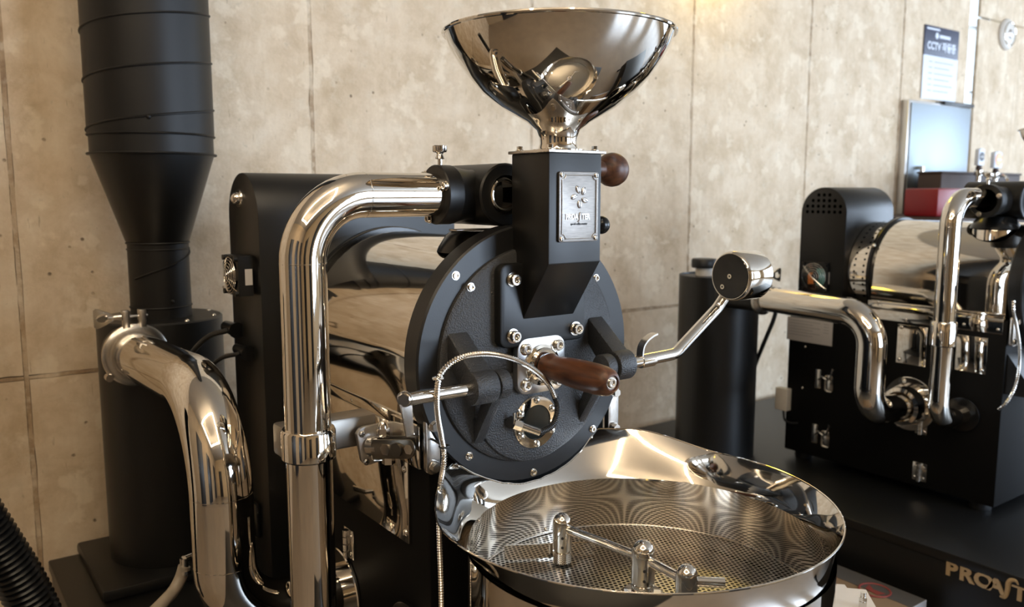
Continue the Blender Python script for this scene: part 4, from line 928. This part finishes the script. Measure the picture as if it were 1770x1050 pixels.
def rear_cyclone():
    c = V((1.62, .95, 0)); R = .149; zt = 1.075
    t = thing('cyclone_collector', 'plain black cylinder cyclone standing between the two roasters by the wall', 'cyclone', (c.x, c.y, PZ))
    MB().lathe([(0, zt - .006), (R - .008, zt - .006), (R - .006, zt), (R, zt), (R, PZ), (0, PZ)], c, (0, 0, 1), 72).build('cyclone_body', BLACK, t)
    p = c + V((-.018, .06, 0)); MB().lathe([(.032, zt - .006), (.032, zt + .028)], p, (0, 0, 1), 28).build('cap_neck', WHITE, t)
    MB().lathe([(.03, zt + .024), (.046, zt + .024), (.048, zt + .03), (.048, zt + .052), (.044, zt + .058), (0, zt + .058)], p, (0, 0, 1), 32).build('cap', RUBBER, t)
    xs, zc = 1.54, 1.018; zb = .688
    MB().cyl((xs, .86, zc), (xs, .70, zc), .050, seg=32).build('inlet_stub', BLACK, t)
    e = thing('connecting_pipe', 'polished steel S-bend pipe joining the rear cyclone to the second roaster', 'pipe', (xs, .27, .6))
    path = fillet([(xs, .70, zc), (xs, .272, zc - .012), (xs, .272, zb), (1.785, .272, zb)], [.10, .095], 14)
    MB().tube(path, .0445, 40).build('pipe', STEEL, e, angle=50)
    clamp_ring(e, (xs, .685, zc), (0, 1, 0), .048, 1)
    fl = MB().lathe([(.0445, 0), (.088, 0), (.090, .002), (.090, .007), (.0445, .007)], (1.782, .272, zb), (1, 0, 0), 48).build('pipe_flange', STEEL, e)
    MB().lathe([(.05, 0), (.062, .004), (.066, .03), (.07, .06)], (1.722, .272, zb), (1, 0, 0), 40).build('flange_cone', STEEL, e)
    for a in (70, 200, 290): bolt(fl, (1.782, .272 + .077 * cos(radians(a)), zb + .077 * sin(radians(a))), (-1, 0, 0), .008, .012, 'hex')
    o = MB().tube(spline([(1.56, .82, .93), (1.575, .79, .90), (1.58, .80, .80), (1.56, .84, .70), (1.60, 1.06, .5)], 8), .008, 10).build('power_lead', RUBBER)
    P = [ay_(1341, 540, .72), ay_(1336, 556, .73), ay_(1326, 580, .76), ay_(1316, 604, .8), ay_(1306, 630, .9), ay_(1290, 680, 1.1)]
    bpy.data.objects.remove(o); o = MB().tube(spline(P, 6), .0075, 10).build('power_lead', RUBBER)
    tag(o, 'black lead hanging beside the rear cyclone below its pipe clamp', 'cable')
rear_cyclone()

# ------------------------------------------------------------------ far background, right
def background():
    y = ROOM['y1']
    # stainless wall cabinet
    a, b = ay_(1573, 170, y - .05), ay_(1682, 370, y - .05)
    z0, z1 = 1.05, a.z - .005; x0, x1 = a.x, 4.335
    t = thing('wall_cabinet', 'brushed stainless wall cabinet with a bar handle below the notice', 'cabinet', (x0, y - .02, z0))
    MB().box((x0, y - .045, z0), (x1, y - .003, z1), .004).build('cabinet_body', BRUSH, t)
    MB().box((x0 + .02, y - .052, z0 + .02), (x1 - .01, y - .045, z1 - .015), .002).build('door', INOX, t)
    h = ay_(1588, 312, y - .07)
    MB().cyl((h.x, y - .085, h.z - .075), (h.x, y - .085, h.z + .075), .013, seg=16).build('bar_handle', STEEL, t)
    for dz in (-.07, .07): MB().cyl((h.x, y - .085, h.z + dz), (h.x, y - .05, h.z + dz), .010, seg=12).build('handle_post', STEEL, t)
    MB().box((x1 - .33, y - .06, z1 - .006), (x1 + .01, y - .0, z1 + .012), .002).build('hinge_cover', BLACK, t)
    # CCTV notice
    P = [ay_(*q, y - .008) for q in ((1597, 40), (1657, 57), (1655, 180), (1595, 170))]; xa, xb, zt, zb, zm = 3.835, 4.215, 2.318, 1.915, 2.155
    t = thing('notice', 'blue and white surveillance notice on the wall above the stainless cabinet', 'notice', (xa, y - .006, zb))
    MB().box((xa, y - .008, zb), (xb, y - .003, zm)).build('white_panel', PAPER, t); MB().box((xa, y - .008, zm), (xb, y - .003, zt)).build('navy_panel', NAVY, t)
    m = (xa + xb) / 2
    text('lettering', 'CCTV 작동중', .056, .001, (m, y - .0085, 2.208), (1, 0, 0), (0, 0, 1), PAPER, t, bold=.002)
    text('lettering', 'SECURITY', .03, .001, (m + .035, y - .0085, 2.262), (1, 0, 0), (0, 0, 1), PAPER, t) if 0 else None
    for k in range(6): 
        z = 2.12 - k * .032; MB().box((xa + .06, y - .0086, z), (xa + .10, y - .008, z + .006)).build('printed_line', GREYINK, t); MB().box((xa + .12, y - .0086, z), (xb - .05 - .04 * (k % 2), y - .008, z + .006)).build('printed_line', GREYINK, t)
    MB().lathe([(0, .001), (.018, .001)], (xa + .13, y - .0083, 2.268), (0, -1, 0), 16).build('emblem', PAPER, t); MB().box((xa + .16, y - .0089, 2.258), (xa + .28, y - .0083, 2.276)).build('printed_line', PAPER, t); MB().box((xa + .02, y - .0089, 2.296), (xa + .16, y - .0083, 2.306)).build('printed_line', PAPER, t)
    # round alarm on the streaked wall
    p = ay_(1738, 60, y)
    t = thing('fire_alarm', 'round white alarm with a small bright centre on the wall at top right', 'alarm', (p.x, y, p.z))
    MB().lathe([(0, .03), (.055, .03), (.085, .022), (.095, .01), (.095, .002)], p, (0, -1, 0), 40).build('housing', WHITE, t); MB().lathe([(0, .012), (.02, .010), (.03, .0)], p + V((0, -.03, 0)), (0, -1, 0), 24).build('sounder', PEWTER, t)
    MB().tube([p + V((.07 * cos(a_), -.029, .07 * sin(a_))) for a_ in [2 * pi * i / 32 for i in range(32)]], .004, 6, closed=True).build('ring', SCREW, t)
    # bar counter with beer taps
    yb = .95
    t = thing('bar_counter', 'dark brown wooden bar counter behind the second roaster', 'counter', (3.9, yb + .15, 0))
    ztop = ay_(1640, 374, yb).z
    MB().box((3.05, yb - .15, 0), (5.4, yb + .35, ztop - .03)).build('front', BROWN, t); MB().box((3.0, yb - .2, ztop - .03), (5.45, yb + .38, ztop), .005).build('top', BROWN, t)
    a, b = ay_(1602, 374, yb), ay_(1656, 326, yb)
    tag(MB().box((a.x, yb - .05, ztop), (a.x + .30, yb + .12, b.z), .012).build('storage_tin', RED), 'plain red box on the bar counter behind the steel pipe', 'box')
    a, b = ay_(1628, 300, yb + .2), ay_(1762, 330, yb + .2)
    t = thing('tap_stand', 'dark brown box standing behind the beer taps on the counter', 'box', (a.x + .3, yb + .25, ztop))
    MB().box((a.x, yb + .2, ztop), (b.x, yb + .33, a.z), .006).build('box', BROWN, t); MB().box((a.x - .005, yb + .195, a.z), (b.x + .005, yb + .335, a.z + .012), .003).build('lid', BROWN, t)
    for k, (px, py, mm, lab) in enumerate(((1693, 275, PAPER, 'beer tap with a white handle, left of the orange one'), (1722, 280, ORANGE, 'beer tap with an orange printed handle'))):
        p = ay_(px, py, yb + .1); b = V((p.x, p.y, ztop))
        t = thing('beer_tap', lab, 'tap', b)
        MB().lathe([(0, 0), (.03, 0), (.03, .006), (.012, .012), (.012, p.z - ztop - .09), (.02, p.z - ztop - .085), (.02, p.z - ztop - .06), (.01, p.z - ztop - .055), (0, p.z - ztop - .05)], b, (0, 0, 1), 20).build('column', STEEL, t)
        MB().tube(spline([b + V((0, 0, p.z - ztop - .075)), b + V((-.02, -.06, p.z - ztop - .078)), b + V((-.02, -.075, p.z - ztop - .11))], 5), .008, 10).build('spout', STEEL, t)
        MB().lathe([(.014, 0), (.016, .01), (.011, .028)], p + V((0, 0, -.06)), (0, 0, 1), 16).build('ferrule', BROWN, t)
        w_ = .032 + .012 * k; P = [(p.x - w_, p.z - .034), (p.x + w_, p.z - .034), (p.x + w_ * .95, p.z + .05), (p.x, p.z + .056), (p.x - w_ * .95, p.z + .05)]
        MB().prism(xz(P, p.y - .012), (0, .024, 0)).bevel(.004).build('handle', PAPER, t)
        MB().lathe([(0, .002), (.024 + .012 * k, .002), (.025 + .012 * k, 0)], (p.x, p.y - .012, p.z + .012), (0, -1, 0), 24).build('badge', ORANGE if k else INK, t); MB().box((p.x - .02, p.y - .0155, p.z + .006), (p.x + .02, p.y - .0135, p.z + .016)).build('badge_band', PAPER if k else GREYINK, t)
    # chrome glasses / small taps in a row
    for px in (1671, 1684, 1704, 1733, 1741):
        p = ay_(px, 318, yb + .02); t_ = MB().lathe([(0, 0), (.020, 0), (.020, .004), (.006, .012), (.006, .04), (.018, .06), (.021, .10), (.0, .10)], (p.x, yb + .02, ztop), (0, 0, 1), 18).build('chrome_stopper', STEEL)
        tag(t_, 'small chrome stopper in the row on the bar counter', 'stopper', 'chrome stoppers on the bar counter')
    # cream box beside the tray, carton on the floor
    z = .70; q = lambda px, py, zz=z: az_(px, py, zz)
    t = thing('control_box', 'cream enamelled box with a chrome bolt at the right foot of the cooling tray', 'box', (.37, -.45, PZ))
    for nm, pp, dz in (('housing', ((1412, 1008), (1460, 1011), (1486, 1048), (1505, 1078), (1412, 1078)), 0), ('side_cover', ((1463, 1014), (1497, 1017), (1516, 1050), (1532, 1078), (1508, 1078), (1489, 1050)), .003)):
        P = [q(*k) for k in pp]; mb = MB()
        mb.prism([V((p.x, p.y, PZ)) for p in P], (0, 0, z - PZ - dz)).build(nm, CREAM, t)
    p = q(1491, 1050); bo = MB().cyl(V((p.x, p.y, z - .002)), V((p.x, p.y, z + .010)), .007, seg=6); bo.cyl(V((p.x, p.y, z + .012)), V((p.x, p.y, z + .018)), .007, seg=6); bo.cyl(V((p.x, p.y, z)), V((p.x, p.y, z + .026)), .0045, seg=12); bo.build('bolt', SCREW, t)
    zt = .25; a, b = az_(1428, 972, zt), az_(1602, 1037, zt)
    t = thing('carton', 'kraft carton with black print and a red round stamp on the floor between the machines', 'carton', ((a.x + .9) / 2, (a.y + b.y) / 2, 0))
    X1 = (a.x + b.x) / 2; Y0, Y1 = b.y, a.y + .22; X0 = X1 - .40
    MB().box((X0, Y0, 0), (X1, Y1, zt), .004).build('box', KRAFT, t); MB().box((X1 - .075, Y0 - .001, zt - .0005), (X1 + .0012, Y1 + .001, zt + .0012)).build('sealing_tape', TAPE, t, 'grey sealing tape along one edge')
    MB().box((X0 - .001, Y0 - .0025, .02), (X1 + .001, Y0 - .0002, zt + .001)).build('lit_end_face', PAPER, t, 'near end face of the carton, painted white as lit by the window')  # white sheet paints the window light falling on the near end
    u, v = V((0, -1, 0)), V((1, 0, 0))
    text('printing', 'NOVO', .085, .0006, (X1 - .16, a.y - .0, zt + .0006), u, v, INK, t) if 0 else text('printing', 'VO', .07, .0006, (X1 - .135, a.y - .02, zt + .0006), u, v, INK, t)
    c = az_(1512, 1022, zt) + V((0, 0, .0016)); 
    for rr in (.042,): MB().tube([c + V((rr * cos(k), rr * sin(k), .0004)) for k in [2 * pi * i / 40 for i in range(40)]], .003, 6, closed=True).build('stamp_ring', STAMP, t)
    MB().prism([c + V((.02, .03, .0002)), c + V((-.012, .022, .0002)), c + V((-.02, -.02, .0002)), c + V((.004, -.03, .0002)), c + V((.0, .004, .0002))], (0, 0, .0008)).build('stamp_mark', STAMP, t)
background()
